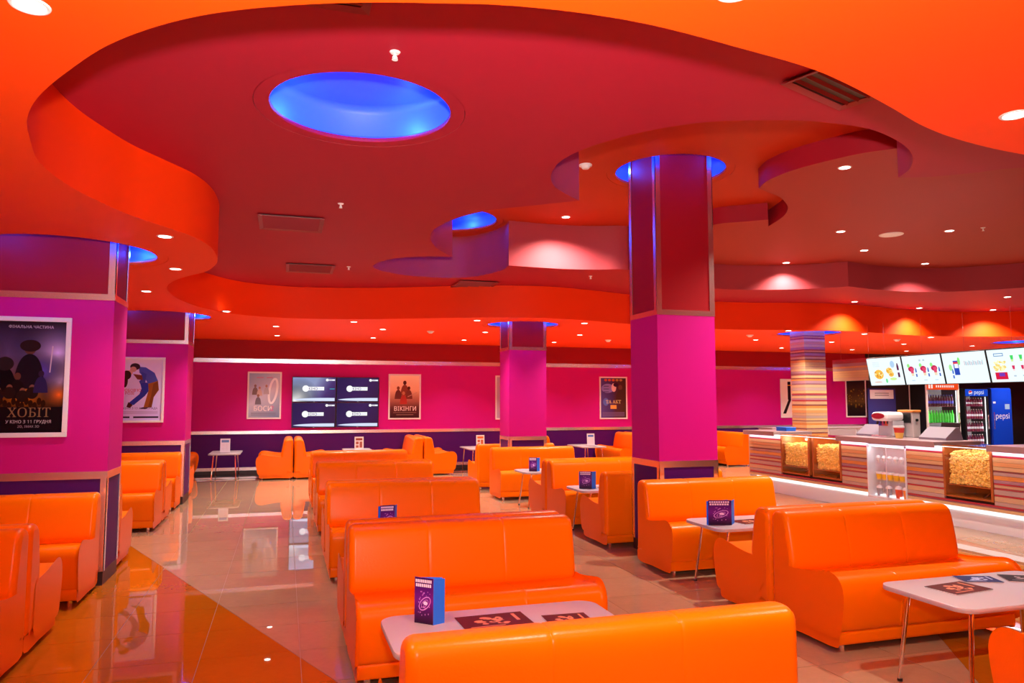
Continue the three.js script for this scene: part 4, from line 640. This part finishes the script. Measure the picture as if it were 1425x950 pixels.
function fridge(label, x0, x1, H, frame, shelves, sign, glow) {
  const w = x1 - x0, z = -17.52, D = 0.62, t = thing('drinks_fridge', label, 'fridge', [(x0 + x1) / 2, 0, z], 0, 'drinks fridges'), e = 0.06;
  part('back', box(w, H, 0.04), frame, t, [0, H / 2, 0.02]); for (const s of [-1, 1]) { part('side', box(e - 0.01, H, D - 0.03), M.black, t, [s * (w / 2 - e / 2), H / 2, D / 2 - 0.015]); part('front_stile', box(e, H, 0.03), frame, t, [s * (w / 2 - e / 2), H / 2, D - 0.015]); } part('top', box(w, 0.08, D), frame, t, [0, H - 0.04, D / 2]); part('base', box(w, 0.14, D), frame, t, [0, 0.07, D / 2]); part('liner', box(w - 2 * e, H - 0.22, 0.01), M.white, t, [0, H / 2 + 0.03, 0.046]);
  for (const y of shelves) part('shelf', box(w - 2 * e, 0.012, D - 0.1), M.steel, t, [0, y - 0.006, D / 2]);
  part('sign_panel', box(w - 0.06, 0.2, 0.012), [frame, frame, frame, frame, sign, frame], t, [0, H - 0.13, D + 0.006]); const door = part('door', box(w - 2 * e, H - 0.4, 0.008), M.glass, t, [0, (H - 0.4) / 2 + 0.15, D - 0.006]); part('door_handle', box(0.02, 0.4, 0.03, 0.006), M.steel, door, [w / 2 - 0.05, H * 0.5 - (H - 0.4) / 2 - 0.15, 0.026]);
  for (const s of [-1, 1]) part('light_tube', box(0.015, H - 0.5, 0.02), lit(null, 1.3), t, [s * (w / 2 - e - 0.012), H / 2, D - 0.05]);
  for (const s of [-1, 1]) { const r = new THREE.RectAreaLight(lin(0.92, 0.98, 1), glow * 80, 0.02, H - 0.5); r.name = 'fridge_lamp'; r.position.set(s * (w / 2 - e - 0.022), H / 2, D - 0.06); r.rotation.set(0, s * 0.75, 0); t.add(r); }
}
const textSign = (bg, fn) => lit(canvasTex(512, 128, (g, w, h) => { g.fillStyle = bg; g.fillRect(0, 0, w, h); fn(g, w, h); }), 0.9);
function roundel(g, x, y, r) { blob(g, x, y, r, r, '#f4f4fa'); g.save(); g.beginPath(); g.arc(x, y, r * 0.92, 0, 7); g.clip(); g.fillStyle = '#d82038'; g.beginPath(); g.moveTo(x - r, y - r); g.lineTo(x + r, y - r); g.lineTo(x + r, y - r * 0.4); g.quadraticCurveTo(x, y + r * 0.2, x - r, y - r * 0.05); g.fill(); g.fillStyle = '#1c40b0'; g.beginPath(); g.moveTo(x - r, y + r); g.lineTo(x + r, y + r); g.lineTo(x + r, y + r * 0.05); g.quadraticCurveTo(x, y + r * 0.7, x - r, y + r * 0.3); g.fill(); g.restore(); }
fridge('white framed drinks fridge with orange sign and green bottles', 17.6, 18.82, 2.16, M.white, [0.5, 0.98, 1.45], textSign('#f04818', (g, w, h) => { g.fillStyle = '#ffe8e0'; for (let k = 0; k < 9; k++) g.fillRect(w * 0.28 + k * 34, 46, 20, 40); g.fillRect(24, 30, 26, 74); g.fillRect(66, 30, 26, 74); }), 0.32);
rowOf('cola_bottle', 'dark bottle with blue band on the upper shelf of the white framed fridge', 'dark bottles of the white framed fridge', 17.68, 18.74, 11, 1.45, -17.05, 0.042, 0.34, cola, blueCap, blueBand);
rowOf('lemonade_bottle', 'green bottle on the middle shelf of the white framed fridge', 'green bottles of the white framed fridge', 17.68, 18.74, 11, 0.98, -17.05, 0.044, 0.36, green, green, green);
rowOf('water_bottle', 'clear blue bottle on the lower shelf of the white framed fridge', 'clear bottles of the white framed fridge', 17.68, 18.74, 11, 0.5, -17.05, 0.042, 0.34, water, whiteCap, blueBand);
fridge('black drinks fridge with a blue lit brand sign', 19.0, 19.92, 1.98, M.black, [0.35, 0.72, 1.09, 1.46], textSign('#1446c8', (g, w, h) => { roundel(g, 120, 66, 44); word(g, 'pepsi', 310, 92, 96, '#f4f8ff', 'sans-serif'); }), 0.25);
[[1.46, 'dark red bottle on the top shelf of the black fridge', 0.24], [1.09, 'dark red bottle on the second shelf of the black fridge', 0.28], [0.72, 'dark red bottle on the third shelf of the black fridge', 0.28], [0.35, 'dark red bottle on the lowest shelf of the black fridge', 0.28]].forEach(([y, l, h]) => rowOf('soda_bottle', l, 'bottles of the black fridge', 19.08, 19.84, 8, y, -17.05, 0.036, h, plum, whiteCap, paleBand));
{
  const t = thing('blue_cooler', 'plain bright blue cooler with white brand lettering', 'fridge', [20.42, 0, -17.52]); const blue = mat(0.008, 0.06, 0.75, 0.3);
  const face = print(canvasTex(384, 1024, (g, w, h) => { g.fillStyle = '#1448e8'; g.fillRect(0, 0, w, h); word(g, 'pepsi', w * 0.52, h * 0.47, 118, '#eef4ff'); g.fillStyle = '#9cc4f4'; g.fillRect(w * 0.66, h * 0.24, 92, 84); g.fillStyle = '#dce8f8'; g.fillRect(w * 0.06, h * 0.2, 52, 30); }), 0.25);
  part('cabinet', box(0.78, 1.98, 0.6, 0.015), blue, t, [0, 1.0, 0.3]); const door = part('door', box(0.76, 1.86, 0.02), [blue, blue, blue, blue, face, blue], t, [0, 1.03, 0.612]); part('door_handle', box(0.02, 0.5, 0.03, 0.006), M.steel, door, [-0.33, 0, 0.023]); part('base_grille', box(0.7, 0.08, 0.02), M.black, t, [0, 0.05, 0.605]);
  const p = thing('coffee_poster', 'tall violet blue panel with a white notice behind the bar', 'panel', [16.6, 0, BACK + 0.062]);
  const art = print(canvasTex(256, 512, (g, w, h) => { g.fillStyle = grad(g, 0, 0, 0, h, [[0, '#3c3a80'], [1, '#5058b8']]); g.fillRect(0, 0, w, h); word(g, 'Espresso', w * 0.5, h * 0.42, 34, '#e8e8ff'); blob(g, w * 0.58, h * 0.5, 46, 34, '#2a2038'); g.fillStyle = '#e8e0f0'; g.fillRect(w * 0.42, h * 0.52, 70, 40); }), 0.3);
  part('board', box(1.0, 1.96, 0.03), [M.black, M.black, M.black, M.black, art, M.black], p, [0, 0.99, 0.016]); part('notice', box(0.84, 0.26, 0.006), M.white, p, [0.0, 1.8, 0.036]); part('notice_lines', mergeGeometries([1.83, 1.77].map((y) => { const b = box(0.5, 0.025, 0.002); b.translate(0, y, 0.041); return b; })), mat(0.3, 0.3, 0.35, 0.5), p);
}
renderer.render(scene, camera);
